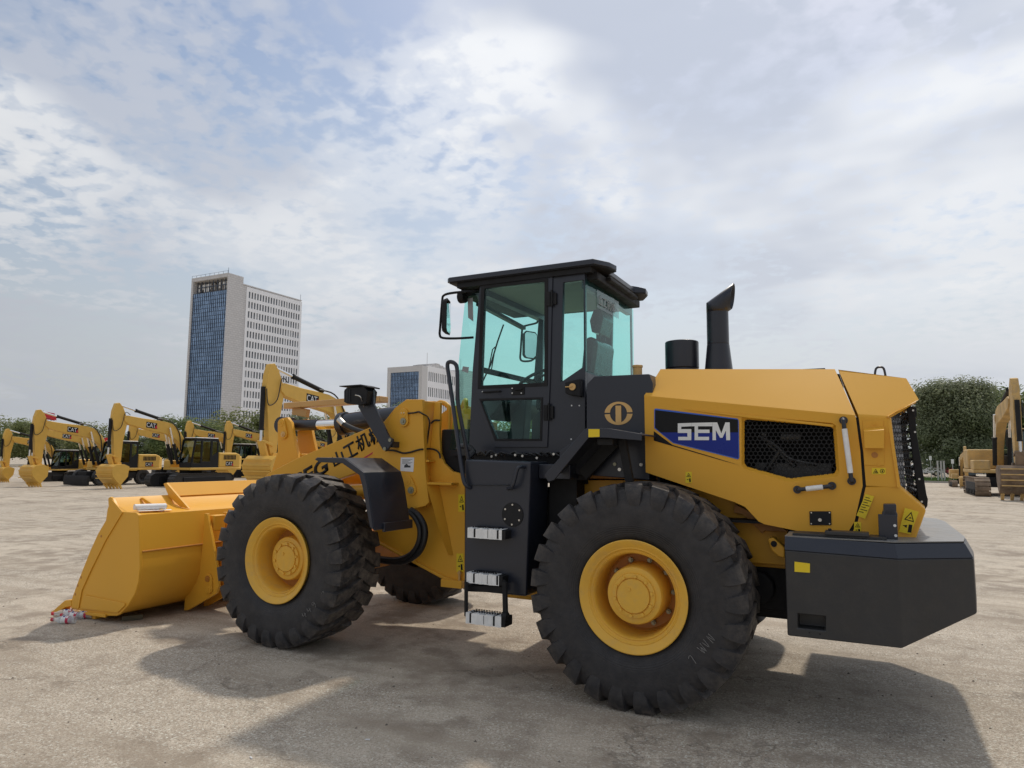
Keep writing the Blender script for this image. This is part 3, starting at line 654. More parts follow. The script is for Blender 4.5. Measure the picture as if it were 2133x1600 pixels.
for a, b, m_ in ((1336, 905, 'steel'), (1336, 968, 'steel'), (1281, 967, 'nut'), (1291, 978, 'steel'), (1302, 978, 'steel')):
    p = q(a, b, BY); MB().cyl(p-Vector((0, .012, 0)), p, .014, n=10).build('bolt', M[m_], bulk)
# ---- cab
CY = .72; CF = 2*YM-CY
cab_side = [(1000, 582), (1166, 561), (1218, 556), (1219, 768), (1219, 935), (1152, 945), (976, 945), (984, 770)]
w_up = [(1009, 601), (1134, 587), (1133, 797), (1002, 803)]
w_low = [(1002, 835), (1126, 832), (1124, 914), (1035, 914)]
w_rear = [(1173, 589), (1215, 583.5), (1216, 763), (1168, 796)]
cs = MB(); sd = xz(CY, cab_side); hs = [xz(CY, w) for w in (w_up, w_low, w_rear)]
cs.holed(sd, hs, CY, CY+.05); cs.holed(sd, hs, CF-.05, CF)
xf = sd[0][0]; xb = sd[2][0]; zf = sd[6][1]; ztop = 3.44
cs.box(-1.72, xb+.0, CY+.05, CF-.05, zf-.01, zf+.05)                      # floor
cs.box(-1.70, -1.62, CY+.05, CF-.05, 3.30, 3.42)                         # front header
cs.box(xb-.05, xb, CY+.05, CF-.05, 3.27, 3.42)                            # rear header
cs.box(xb-.06, xb, CY+.05, CF-.05, zf+.05, q(1219, 772, CY).z)            # rear lower wall
cs.box(-1.755, -1.70, CY+.05, CF-.05, zf+.05, zf+.10)                       # front lower wall
cab = cs.build('cab_frame', M['black'], LD, bevel=.006)
door_o = [(1002, 592), (1151, 570), (1146, 780), (1140, 932), (1029, 932), (993, 828), (992, 808)]
dr = MB().holed(xz(CY-.014, door_o), [xz(CY-.014, w) for w in (w_up, w_low)], CY-.014, CY-.002).build('cab_door', M['black'], LD, bevel=.004)
for w, e in ((w_up, 8), (w_low, 5)):
    cxw = sum(p[0] for p in w)/4; cyw = sum(p[1] for p in w)/4
    big = [(a+(e if a > cxw else -e)*.9, b+(e if b > cyw else -e)*.9) for a, b in w]
    MB().holed(xz(CY-.02, big), [xz(CY-.02, w)], CY-.020, CY-.0135).build('window_seal', M['blackmatte'], dr, bevel=.002)
    MB().prism(xz(CY-.006, [(a+(2 if a > cxw else -2), b+(2 if b > cyw else -2)) for a, b in w]), CY-.008, CY-.004).build('window_pane', M['glass2'], dr, smooth=False)
MB().prism(xz(CY+.01, w_rear), CY+.012, CY+.016).build('side_window_pane', M['glass2'], cab, smooth=False)
for w in (w_up, w_low, w_rear): MB().prism(xz(CY, w), CF-.016, CF-.012).build('far_window_pane', M['glass2'], cab, smooth=False)
# door furniture
dh = MB().prism(xz(CY-.02, [(1066, 807), (1092, 806), (1092, 822), (1066, 823)]), CY-.024, CY-.0142).tube([q(1073, 812, CY-.03), q(1085, 811, CY-.036), q(1088, 809, CY-.03)], .007).build('door_handle', M['blackmatte'], dr, bevel=.002)
for a, b in ((1067, 809), (1067, 819), (1086, 819), (1005, 816)):
    p = q(a, b, CY-.024); MB().cyl(p-Vector((0, .003, 0)), p, .006, n=8).build('rivet', M['whitepaint'], dr)
MB().tube([q(1006, 817, CY-.02), q(1008, 817, CY-.035), q(1040, 815, CY-.035), q(1043, 815, CY-.02)], .008).build('door_stay', M['blackmatte'], dr)
for a, b, c_ in ((1144, 608, 638), (1138, 844, 876)):
    hb = MB().prism(xz(CY-.015, [(a-5, b), (a+3, b), (a+3, c_), (a-5, c_)]), CY-.03, CY-.0145).cyl(q(a+5, b-4, CY-.028), q(a+5, c_, CY-.028), .011, n=10)
    hb.prism(xz(CY-.015, [(a+8, b+2), (a+15, b+2), (a+15, c_-4), (a+8, c_-4)]), CY-.022, CY-.001).build('door_hinge', M['blackmatte'], dr, bevel=.003)
for a, b in ((1191, 845), (1207, 845), (1190, 915)):
    p = q(a, b, CY); MB().cyl(p-Vector((0, .004, 0)), p, .007, n=8).build('rivet', M['whitepaint'], cab)
fl = MB().prism(xz(CY-.0, [(1183, 798), (1215, 790), (1216, 828), (1190, 824), (1183, 820)]), CY-.07, CY-.001).build('side_lamp_box', M['blackmatte'], cab, bevel=.01)
p = q(1193, 806, CY-.07); MB().cyl(p-Vector((0, .012, 0)), p, .030, n=18).tube([p-Vector((.06, .02, 0)), p-Vector((0, .02, 0))], .005).build('battery_switch', M['gold'], fl)
# glazing: windscreen in three facets, rear screen
zb_, zt_ = zf+.04, 3.36
wsb = [(-1.715, CY+.03), (-2.11, CY+.20), (-2.19, YM), (-2.11, CF-.20), (-1.715, CF-.03)]
wst = [(-1.70, CY+.03), (-1.96, CY+.20), (-2.03, YM), (-1.96, CF-.20), (-1.70, CF-.03)]
ws = MB(); vs = [(x, y, zb_) for x, y in wsb]+[(x, y, zt_) for x, y in wst]; ws.add(vs, [(i, i+1, i+6, i+5) for i in range(4)])
wso = ws.build('windscreen', M['glass'], LD, ang=50)
MB().prism(wsb, zf-.02, zf+.035, 'z').build('cab_nose', M['blackmatte'], LD)
a_ = q(975, 628, CY+.1); MB().add([v3(974, 622, CY+.12), v3(985, 620, CY+.04), v3(986, 670, CY+.04), v3(975, 662, CY+.12)], [(0, 1, 2, 3)]).build('sun_strip', mat('grey_film', (.22, .23, .24), .5), wso)
MB().add([v3(964, 763, CY+.14), v3(977, 765, CY+.09), v3(975, 777, CY+.09), v3(962, 773, CY+.14)], [(0, 1, 2, 3)]).build('glass_label', mat('grey_label', (.25, .26, .26), .5), wso)
MB().add([(xb+.01, CY-.005, q(1217, 773, CY).z), (xb+.035, YM, q(1217, 773, CY).z), (xb+.01, CF+.005, q(1217, 773, CY).z), (xb+.01, CF+.005, 3.34), (xb+.035, YM, 3.34), (xb+.01, CY-.005, 3.34)], [(0, 1, 4, 5), (1, 2, 3, 4)]).build('rear_screen', M['rglass'], LD, smooth=False)
# shop banner on the rear screen
bz = q(1250, 612, CY+.25).z
bn_ = MB().add([(xb+.024, CY+.24, 3.30), (xb+.042, YM+.12, 3.30), (xb+.042, YM+.12, 3.13), (xb+.024, CY+.24, 3.13)], [(0, 1, 2, 3)]).build('glass_banner', glass('grey_banner_film', (.50, .55, .56), .2, .05), LD, smooth=False)
text_obj('banner_lettering', '山工机械', (xb+.032, CY+.28, 3.16), (.03, 1, 0), (0, 0, 1), .10, mat('banner_grey', (.30, .33, .33), .6), bn_, .002, width=.40)
# roof
rz = 3.505; ry0 = .655; ry1 = 2*YM-.655
rxf = q(930, 575, ry0).x; rxr = q(1250, 536, ry0).x
plan = [(rxf, ry0+.02), (rxf+.03, ry0), (rxr-.06, ry0), (rxr+.03, ry0+.16), (rxr+.05, ry0+.30), (rxr-.05, ry0+.36), (rxr-.05, ry1-.36), (rxr+.05, ry1-.30), (rxr+.03, ry1-.16), (rxr-.06, ry1), (rxf+.03, ry1), (rxf, ry1-.02), (rxf-.02, YM)]
t = MB(); n = len(plan)
zo = lambda x: rz+.0*(x-rxf)
t.add([(x, y, zo(x)-.058) for x, y in plan]+[(x, y, zo(x)-.012) for x, y in plan]+[(rxf+.4+(x-rxf-.4)*.95, YM+(y-YM)*.93, zo(x)+.004) for x, y in plan]+[(rxf+.7+(x-rxf-.7)*.75, YM+(y-YM)*.72, zo(x)+.03) for x, y in plan],
      [(j*n+k, j*n+(k+1) % n, (j+1)*n+(k+1) % n, (j+1)*n+k) for j in range(3) for k in range(n)]+[tuple(range(n)), tuple(range(3*n, 4*n))])
roof = t.build('cab_roof', M['black'], LD, bevel=.008, ang=25)
# visor at the back
vz0 = rz-.08
vs = [(rxr-.10, ry0+.34, vz0), (rxr+.03, ry0+.40, vz0-.03), (rxr+.09, YM+.30, vz0-.0), (rxr-.10, ry1-.34, vz0)]
MB().prism([(x*.985-.012, YM+(y-YM)*.985) for x, y in plan], rz-.066, rz-.0585, 'z').prism([(max(rxf+.10, min(rxr-.10, x)), YM+(y-YM)*.955) for x, y in plan], rz-.115, rz-.067, 'z').build('roof_soffit', M['blackmatte'], roof)
MB().box(xb-.01, xb+.10, ry0+.12, ry1-.12, 3.34, rz-.0925).prism([(rxr-.30, 3.34), (rxr-.02, 3.38), (rxr-.02, rz-.0925), (rxr-.30, rz-.0925)], ry0+.34, ry1-.34).build('rear_visor', M['blackmatte'], roof, bevel=.01)
MB().box(-1.68, xb-.06, CY+.06, CF-.06, 3.36, rz-.0935).build('headliner', M['liner'], roof, bevel=.01)
MB().box(rxf+.05, -1.66, CY+.12, CF-.12, 3.34, rz-.087).cyl((rxf+.12, CY+.1, 3.33), (rxf+.05, CY+.1, 3.33), .06).build('roof_lamp_bar', M['blackmatte'], roof, bevel=.01)
MB().beam((-1.78, YM-.55, 3.26), (-1.80, YM+.5, 3.20), .05, .035).build('wiper_motor_cover', M['plastic'], cab)
# mirrors
def mirror(sg, name):
    Y0 = CY if sg > 0 else CF
    def mp(px, py, dy): p = q(px, py, CY-dy); return Vector((p.x, Y0-sg*dy, p.z))
    t = MB().tube([mp(990, 607, .0), mp(966, 608, .12), mp(938, 611, .16), mp(924, 616, .16), mp(921, 628, .16), mp(917, 680, .16), mp(916, 697, .16), mp(922, 704, .16), mp(950, 705, .12), mp(986, 703, .0)], .012, 8, smooth=3)
    o = t.build('mirror_bracket', M['blackmatte'], cab)
    c = mp(932, 660, .20); hw, hh = .105, .165
    d = Vector((.62, -sg*.78, 0)).normalized()      # mirror plane's horizontal axis
    nrm = Vector((.92, sg*.36, 0)).normalized()
    d = Vector((-nrm.y, nrm.x, 0)); 
    def rr(s, k): return [(c+d*(x*s)+Vector((0, 0, z*s))+nrm*k) for x, z in ((-hw, -hh+.03), (-hw+.03, -hh), (hw-.03, -hh), (hw, -hh+.03), (hw, hh-.03), (hw-.03, hh), (-hw+.03, hh), (-hw, hh-.03))]
    m1 = MB(); ra, rb = rr(1, .012), rr(.9, -.035); m1.add(ra+rb, [tuple(range(8)), tuple(range(15, 7, -1))]+[(i, (i+1) % 8, (i+1) % 8+8, i+8) for i in range(8)])
    m1.build('mirror_head', M['blackmatte'], o, bevel=.006)
    MB().add(rr(.90, .0135), [tuple(range(8))]).build('mirror_glass', M['mirror'], o, smooth=False)
M['mirror'] = mat('mirror_silver', (.75, .80, .80), .03, metal=1.0, var=.01, rvar=.01)
mirror(1, 'near'); mirror(-1, 'far')
# interior
si = MB()
sx = q(1210, 740, YM).x
seat = MB().box(-1.30, -.82, YM-.26, YM+.26, 2.22, 2.36).box(-1.18, -.9, YM-.2, YM+.2, 1.88, 2.22)
seat.prism([(-.86, 2.30), (-.74, 2.32), (-.66, 2.86), (-.74, 2.92), (-.80, 2.88)], YM-.26, YM+.26)
so2 = seat.build('seat', M['seat'], cab, bevel=.05, segs=3)
MB().prism([(-.76, 2.97), (-.68, 2.95), (-.64, 3.10), (-.67, 3.19), (-.74, 3.18), (-.78, 3.08)], YM-.15, YM+.15).cyl((-.71, YM-.07, 2.9), (-.70, YM-.07, 3.0), .01).cyl((-.71, YM+.07, 2.9), (-.70, YM+.07, 3.0), .01).build('headrest', M['seat'], so2, bevel=.04, segs=3)
da = MB().prism([(-1.80, 2.14), (-1.78, 2.42), (-1.66, 2.46), (-1.56, 2.38), (-1.54, 2.30), (-1.70, 2.14)], YM-.45, YM+.45).prism([(-1.7, 1.9), (-1.52, 1.9), (-1.48, 2.42), (-1.6, 2.44)], YM-.08, YM+.08).build('dashboard', M['plastic'], cab, bevel=.02)
stw = MB(); cc = Vector((-1.40, YM, 2.56)); ax = Vector((-.45, 0, .9)).normalized(); s1 = Vector((0, 1, 0)); s2 = ax.cross(s1)
stw.tube([cc+(s1*math.cos(k*2*math.pi/28)+s2*math.sin(k*2*math.pi/28))*.20 for k in range(29)], .016, 8, cap=False).cyl(cc-ax*.03, cc+ax*.015, .05, .04, 14).cyl(cc-ax*.22, cc-ax*.02, .03, n=10)
for k in range(3): stw.beam(cc, cc+(s1*math.cos(k*2.094+.5)+s2*math.sin(k*2.094+.5))*.2, .03, .012, ax)
stw.build('steering_wheel', M['plastic'], da)
wp = MB(); wp.tube([q(1003, 800, 1.2), q(1022, 760, 1.2), q(1037, 710, 1.2), q(1049, 676, 1.2)], .008, 6).tube([q(1018, 768, 1.2), q(1026, 728, 1.2), q(1032, 722, 1.2), q(1022, 780, 1.2)], .006, 6)
wp.build('wiper', M['blackmatte'], wso)
MB().beam((-1.69, CY+.06, q(1010, 768, 1.0).z-.04), (-1.69, CF-.06, q(1010, 768, 1.0).z-.04), .03, .05).build('cab_cross_rail', M['blackmatte'], cab)
MB().box(-1.15, -.75, CF-.25, CF-.10, 2.02, 2.30).build('side_console', M['plastic'], cab, bevel=.03)
# ---- deck, hoses and clutter below the cab
cl = MB(); rk = random.Random(5)
for k in range(14):
    x = -1.62+k*.055; cl.tube([(x, .58+rk.random()*.06, 1.79), (x+.05, .56+rk.random()*.05, 1.80+rk.random()*.03), (x+.1, .6, 1.785)], .009, 6, smooth=3)
cl.build('cab_mount_hoses', M['hose'], LD)
fit = MB()
for a, b in ((1026, 951), (1035, 948), (1075, 948), (1090, 950), (1120, 954), (1155, 946)): p = q(a, b, .56); fit.cyl(p-Vector((0, .02, 0)), p, .011, n=8)
fit.build('hose_fittings', M['steel'], LD)
MB().box(-1.75, -.62, .78, 2*YM-.78, 1.55, 1.84).build('cab_base', M['blackmatte'], LD)

# ---- tank box, steps and handrails
TY = .25
tk = MB(); tp = xz(TY, [(968, 957), (1106, 962), (1096, 1243), (966, 1230)])
tk.prism(tp, TY, .62)
tank = tk.build('fuel_tank', M['black'], LD, bevel=.018, segs=3)
MB().box(tp[1][0]+.0, tp[1][0]+.28, .40, .62, 1.60, tp[1][1]-.02).build('tank_shelf', M['black'], LD, bevel=.006)
MB().box(tp[1][0]+.01, tp[1][0]+.26, .60, .78, .64, 1.60).build('tank_rear', M['blackmatte'], LD)
dc = q(1068, 1072, TY)
dk = MB().prism([(dc.x+.098*math.cos(k*math.pi/16-math.pi/2), dc.z+.098*math.sin(k*math.pi/16-math.pi/2)) for k in range(33)], TY-.008, TY-.001).build('tank_cover', M['blackmatte'], tank, bevel=.003)
for k in range(6):
    p = Vector((dc.x+.075*math.cos(k*1.047+.5), TY-.008, dc.z+.08*math.sin(k*1.047+.5))); MB().cyl(p-Vector((0, .005, 0)), p, .008, n=8).build('bolt', M['steel'], dk)
def step(px0, px1, py0, py1, Yf, depth, name='step'):
    a = q(px0, py1, Yf); b = q(px1, py0, Yf); z0 = a.z; z1 = q(px0, py0, Yf).z
    o = MB().box(a.x, b.x+.03, Yf, Yf+depth, z0, z1).build(name, M['blackmatte'], LD, bevel=.004)
    w = MB(); x0, x1 = a.x-.006, b.x+.0
    nx = 36
    for i in range(nx):      # crinkled wrapping film over the nose and tread of the step
        u0, u1 = x0+(x1-x0)*i/nx, x0+(x1-x0)*(i+1)/nx
        def dv(u): return .004+.004*math.sin(u*61)+.003*math.sin(u*143)
        w.add([(u0, Yf-dv(u0), z0-.004), (u1, Yf-dv(u1), z0-.004), (u1, Yf-dv(u1), z1+dv(u1)), (u0, Yf-dv(u0), z1+dv(u0)), (u1, Yf+depth*.8, z1+dv(u1)), (u0, Yf+depth*.8, z1+dv(u0))], [(0, 1, 2, 3), (3, 2, 4, 5)])
    w.build('film_wrap', M['white'], o)
    tr = MB()
    for r_ in range(3):
        for i in range(11):
            x = x0+.03+(x1-x0-.06)*i/11; y = Yf+.02+r_*.04; tr.box(x, x+.013, y, y+.012, z1+.010, z1+.016)
    tr.build('tread_studs', M['blackmatte'], o)
    return o
step(976, 1046, 1101, 1119, .15, .14); step(974, 1040, 1194, 1213, .15, .13); st3 = step(972, 1045, 1277, 1297, .10, .13)
ls = MB(); pA = q(971, 1212, .14); pB = q(971, 1284, .13); pC = q(1050, 1212, .14); pD = q(1052, 1284, .13)
ls.beam(pA, pB, .02, .05).beam(pC+Vector((.005, 0, .0)), pD+Vector((.005, 0, 0)), .02, .055).cyl(pD+Vector((-.02, 0, 0)), pD+Vector((.025, 0, 0)), .035, n=12)
ls.beam(q(970, 1225, .2), q(1050, 1228, .2), .03, .05).beam(q(972, 1213, .15), q(972, 1213, .3), .02, .04).beam(q(1050, 1213, .15), q(1050, 1213, .3), .02, .04)
ls.build('ladder_straps', M['blackmatte'], LD, bevel=.003)
MB().tube([q(980, 1016, TY-.0), q(970, 1010, TY-.04), q(963, 985, TY-.04), q(950, 890, TY-.03), q(936, 790, TY-.02), q(932, 762, TY-.02), q(936, 754, TY-.02), q(947, 757, TY-.02), q(952, 768, TY-.02), q(953, 800, TY-.02), q(954, 840, TY-.01), q(965, 900, TY+.02), q(976, 960, TY+.06)], .018, 10, smooth=4).build('handrail', M['black'], LD)
MB().tube([q(1094, 973, TY+.005), q(1082, 973, TY-.06), q(1077, 980, TY-.07), q(1072, 1000, TY-.07), q(1067, 1014, TY-.06), q(1058, 1018, TY+.005)], .015, 10, smooth=4).build('grab_bar', M['black'], LD)
MB().tube([q(972, 1010, TY-.012)]+[q(980+i*8, 1010+(i % 2)*1.2, TY-.014) for i in range(11)], .004, 5).build('cord', M['hose'], LD)
MB().tube([q(955, 935, .5), q(968, 930, .45), q(985, 940, .45), q(975, 952, .4)], .03, 10, smooth=4).box(q(962, 935, .42).x, q(972, 935, .42).x, .40, .44, q(962, 948, .42).z, q(962, 935, .42).z).build('wrapped_hose', M['hose'], LD)

# ---- rear fender
FY = .10
fo = [(1134, 991), (1138, 985), (1219, 893), (1264, 892), (1336, 904)]
fi = [(1336, 918), (1263, 912), (1226, 912), (1154, 1000), (1142, 1004)]
fen = MB().prism(xz(FY, fo+fi), FY, FY+.018)
fp = xz(FY, fo[1:]); fq = [(x, z-.012) for x, z in fp]
fen.prism(fp+list(reversed(fq)), FY+.018, .66)
fend = fen.build('rear_fender', M['black'], LD, bevel=.004)
MB().prism(xz(.60, [(1165, 985), (1222, 915), (1300, 915), (1260, 960), (1225, 1000), (1172, 1000)]), .58, .60).build('fender_inner_plate', M['blackmatte'], fend)
fb = MB(); fb.beam(q(1296, 915, .30), q(1312, 1004, .30), .05, .06).beam(q(1215, 990, .45), q(1285, 915, .45), .06, .10)
fb.box(q(1257, 915, .3).x, q(1288, 915, .3).x, .16, .30, q(1257, 928, .3).z, q(1257, 915, .3).z)
fb.build('fender_bracket', M['blackmatte'], fend, bevel=.004)
MB().prism(xz(FY-.001, [(1226, 894), (1249, 894), (1249, 910), (1226, 911)]), FY-.004, FY-.001).build('reflector', M['signyellow'], fend)

# ================================================================== front half
AY = .86
# tower (front frame) seen from behind
TWn = .84
tw_o = [(846, 832), (880, 832), (882, 900), (886, 985), (893, 1047), (886, 1054), (846, 1064), (812, 990), (775, 945), (800, 905), (822, 850)]
ff = MB(); tw = xz(TWn, tw_o)
xr_ = q(881, 832, TWn).x
for y0, y1 in ((TWn, TWn+.045), (TWn+.23, TWn+.275)):
    ff.prism(tw, y0, y1); ff.prism(tw, 2*YM-y1, 2*YM-y0)
tz1 = q(880, 832, TWn).z; tz0 = q(893, 1047, TWn).z
for s in (0, 1):
    y0, y1 = TWn+.045, TWn+.23
    if s: y0, y1 = 2*YM-y1, 2*YM-y0
    ff.prism([(xr_-.02, tz1-.01), (xr_-.005, tz1-.01), (xr_+.02, tz0+.1), (xr_-.02, tz0+.1)], y0, y1)
ff.box(xr_-.35, xr_-.30, TWn+.275, 2*YM-TWn-.275, 1.15, 1.75)
twr = ff.build('front_frame_tower', M['yellow'], LD, bevel=.006)
# hinge side plate of the front frame
hp = MB(); HPY = .98
ho_ = [(905, 838), (917, 838), (915, 900), (917, 945), (925, 965), (942, 982), (968, 988), (968, 1218), (925, 1206), (785, 1128), (770, 1060), (890, 1000)]
hp.prism(xz(HPY, ho_), HPY, HPY+.04); hp.prism(xz(HPY, ho_), 2*YM-HPY-.04, 2*YM-HPY)
a, b = q(890, 1006, HPY), q(955, 1006, HPY); hp.box(a.x, b.x, HPY-.13, HPY, a.z-.012, a.z+.012)
hp.add([v3(888, 1010, HPY-.14), v3(914, 1010, HPY-.004), v3(944, 1157, HPY-.004), v3(934, 1156, HPY-.03), v3(912, 1100, HPY-.09), v3(905, 1068, HPY-.13)], [(0, 1, 2, 3, 4, 5)])
hp.tube([v3(785, 1128, HPY-.01), v3(925, 1204, HPY-.01), v3(965, 1216, HPY-.01)], .018, 6)
hp.box(q(925, 1200, HPY).x, q(968, 1210, HPY).x, HPY-.06, HPY, q(940, 1222, HPY).z, q(940, 1206, HPY).z)
hp.box(-3.9, -2.3, 1.02, 2*YM-1.02, .9, .96)
hin = hp.build('front_frame', M['yellow'], LD, bevel=.005)
pp = q(957, 1200, HPY-.03); MB().cyl(pp-Vector((0, 0, .06)), pp+Vector((0, 0, .05)), .012).cyl(pp+Vector((0, 0, .02)), pp+Vector((0, 0, .035)), .02).build('hinge_bolt', M['gold'], hin)
sticker([(955, 1030), (968, 1030), (968, 1066), (955, 1066)], HPY, hin, 2); sticker([(951, 1153), (966, 1153), (966, 1191), (951, 1191)], HPY, hin, 2)
MB().box(q(915, 985, 1.06).x, q(970, 985, 1.06).x+.3, 1.02, 2*YM-1.02, 1.05, 1.50).build('hinge_block', M['brown'], LD, bevel=.01)
# dark hinge cavity, centre column and pipes behind the tower
MB().box(-2.30, -1.80, 1.05, 2*YM-1.05, 1.55, 2.05).build('valve_cover', M['blackmatte'], LD, bevel=.02)
pc = MB().box(-2.18, -2.02, 1.10, 2*YM-1.1, 2.05, 2.15)
pc.tube([(-2.25, 1.12, 1.85), (-2.25, 1.12, 2.22), (-2.28, 1.12, 2.30), (-2.36, 1.12, 2.33), (-2.42, 1.12, 2.30)], .026, 10, smooth=5)
pc.tube([(-2.13, 1.25, 2.05), (-2.13, 1.25, 2.30), (-2.17, 1.3, 2.36), (-2.24, 1.36, 2.30)], .026, 10, smooth=5).cyl((-2.08, 1.2, 2.2), (-2.08, 1.36, 2.2), .07)
pc.build('hydraulic_pipes', M['yellow'], LD, bevel=.004)
# pins with keeper plates
def keeper(px, py, ex, ey, Y, m='nut'):
    a, b = Vector(v3(px, py, Y)), Vector(v3(ex, ey, Y)); d = (b-a); d.normalize(); s = Vector((d.z, 0, -d.x)); r_ = .055
    ring = []
    for k in range(9): th = math.pi/2+k*math.pi/8; ring.append(a+d*(math.cos(th)*r_)+s*(math.sin(th)*r_))
    for k in range(9): th = -math.pi/2+k*math.pi/8; ring.append(b+d*(math.cos(th)*r_)+s*(math.sin(th)*r_))
    o = MB().prism([(p.x, p.z) for p in ring], Y-.022, Y-.001).build('keeper_plate', M['yellow'], LD, bevel=.006)
    MB().cyl(a+Vector((0, -.026, 0)), a+Vector((0, -.02, 0)), .042, n=20).cyl(a+Vector((0, -.03, 0)), a+Vector((0, -.02, 0)), .014, n=10).build('pin_end', M['yellow'], o, bevel=.002)
    MB().cyl(b+Vector((0, -.034, 0)), b+Vector((0, -.018, 0)), .034, n=20).cyl(b+Vector((0, -.044, 0)), b+Vector((0, -.03, 0)), .016, n=6).build('bolt', M[m], o, bevel=.002)
keeper(842, 862, 843, 878, TWn); keeper(851, 1002, 859, 1021, TWn)
# lift arms (boomerang plates) left and right
arm_px = [(846, 838), (822, 850), (800, 878), (690, 924), (616, 956), (560, 985), (500, 1040), (470, 1120), (452, 1195), (458, 1215), (478, 1215), (505, 1150), (540, 1090), (610, 1030), (700, 1000), (800, 965), (850, 930), (860, 880)]
ap = xz(AY, arm_px)
la = MB(); la.prism(ap, AY+.0, AY+.09); larm = la.build('lift_arm', M['yellow'], LD, bevel=.008)
MB().prism(ap, 2*YM-AY-.09, 2*YM-AY).build('lift_arm', M['yellow'], LD, bevel=.008)
e0 = q(640, 990, AY); MB().cyl((e0.x, AY+.09, e0.z), (e0.x, 2*YM-AY-.09, e0.z), .13, n=24).build('cross_tube', M['yellow'], LD)
# lettering along the arm
d0 = Vector(v3(668, 990, AY-.001)); d1 = Vector(v3(808, 908, AY-.001)); dx = (d1-d0).normalized(); dz = Vector((-dx.z, 0, dx.x))
def arm_text(body, px, py, px1, py1, hgt, shear=0.0, bold=.022):
    a, b = Vector(v3(px, py, AY-.002)), Vector(v3(px1, py1, AY-.002))
    text_obj('arm_lettering', body, a, dx, dz, hgt, M['decalblack'], larm, .002, shear, (b-a).length, bold)
arm_text('SEG', 616, 1022, 690, 985, .165, .15, .03)
arm_text('山', 697, 975, 720, 963, .150); arm_text('工', 722, 960, 747, 947, .155); arm_text('机', 748, 944, 774, 930, .175); arm_text('械', 775, 929, 801, 915, .175)
MB().prism(xz(AY-.001, [(758, 953), (786, 936), (787, 938.5), (759, 956)]), AY-.003, AY-.001).build('red_line', M['red'], larm)
MB().prism(xz(TWn-.001, [(835, 953), (863, 953), (861, 983), (834, 981)]), TWn-.003, TWn-.001).build('paper_notice', M['paper'], twr)
pn = MB()
for i in range(5): pn.prism(xz(TWn-.0032, [(838, 957+i*2.2), (859-(i % 3)*4, 957+i*2.2), (859-(i % 3)*4, 957.7+i*2.2), (838, 957.7+i*2.2)]), TWn-.004, TWn-.0032)
pn.prism(xz(TWn-.0032, [(842, 970), (847, 966), (851, 970), (855, 970), (855, 974), (842, 974)]), TWn-.004, TWn-.0032).build('notice_print', M['plastic'], twr, smooth=False)
# tilt cylinder and rocker lever in the middle
c0, c1, c2, c3 = q(596, 886, YM-.05), q(664, 885, YM-.05), q(714, 883, YM-.05), q(870, 862, YM-.05)
tcy = MB().cyl(c2+(c3-c2)*.01, c3, .115, n=28).cyl(c2-(c3-c2)*.02, c2+(c3-c2)*.06, .135, n=28).build('tilt_cylinder', M['black'], LD, bevel=.006)
MB().cyl(c1, c2, .058, n=24).build('piston_rod', M['chrome'], tcy)
MB().cyl(c0, c1, .065, n=24).cyl(c0+Vector((0, -.1, 0)), c0+Vector((0, .1, 0)), .10, n=20).build('rod_sleeve', M['black'], tcy, bevel=.005)
RY = YM-.22
rk_o = [(578, 885), (585, 872), (598, 869), (606, 880), (612, 915), (624, 965), (640, 1000), (600, 1015), (560, 1000), (578, 940)]
rl = MB().prism(xz(RY, rk_o), RY, RY+.05).prism(xz(RY, rk_o), RY+.32, RY+.37)
rl.box(q(605, 960, RY).x, q(622, 945, RY).x, RY+.05, RY+.32, q(605, 962, RY).z, q(605, 945, RY).z)
rl.prism(xz(RY, [(572, 985), (610, 1000), (560, 1075), (520, 1090), (505, 1075), (540, 1040)]), RY+.08, RY+.30)
rl.build('rocker_lever', M['yellow'], LD, bevel=.008)
keeper(588, 882, 593, 905, RY, 'gold')
# guard beam above the tilt cylinder
ga, gb_ = q(600, 846, YM+.1), q(800, 832, YM+.1)
MB().beam(ga, gb_, .16, .07).add([tuple(ga+Vector((0, -.08, -.035))), tuple(ga+Vector((0, .08, -.035))), tuple(ga+Vector((-.14, 0, -.03)))], [(0, 1, 2)]).beam(ga+Vector((.1, 0, -.06)), ga+Vector((.34, 0, -.10)), .06, .10).build('guard_beam', mat('pale_golden_paint', (.62, .36, .12), .42), LD, bevel=.008)
MB().tube([q(708, 877, 1.1), q(722, 887, 1.1), q(745, 897, 1.1), q(775, 905, 1.1)], .030, 12, smooth=4).build('tilt_hose', M['hose'], LD)
MB().cyl(q(706, 874, 1.1), q(716, 884, 1.1), .034).cyl(q(709, 866, 1.1), q(709, 876, 1.1), .012).build('hose_coupling', M['steel'], LD)
# lift cylinder
lc0, lc1 = q(857, 1020, TWn+.12), q(640, 1030, TWn+.12)
MB().cyl(lc0, lc0+(lc1-lc0)*.62, .08, n=22).build('lift_cylinder', M['yellow'], LD)
MB().cyl(lc0+(lc1-lc0)*.6, lc1, .042, n=16).build('piston_rod', M['chrome'], LD)
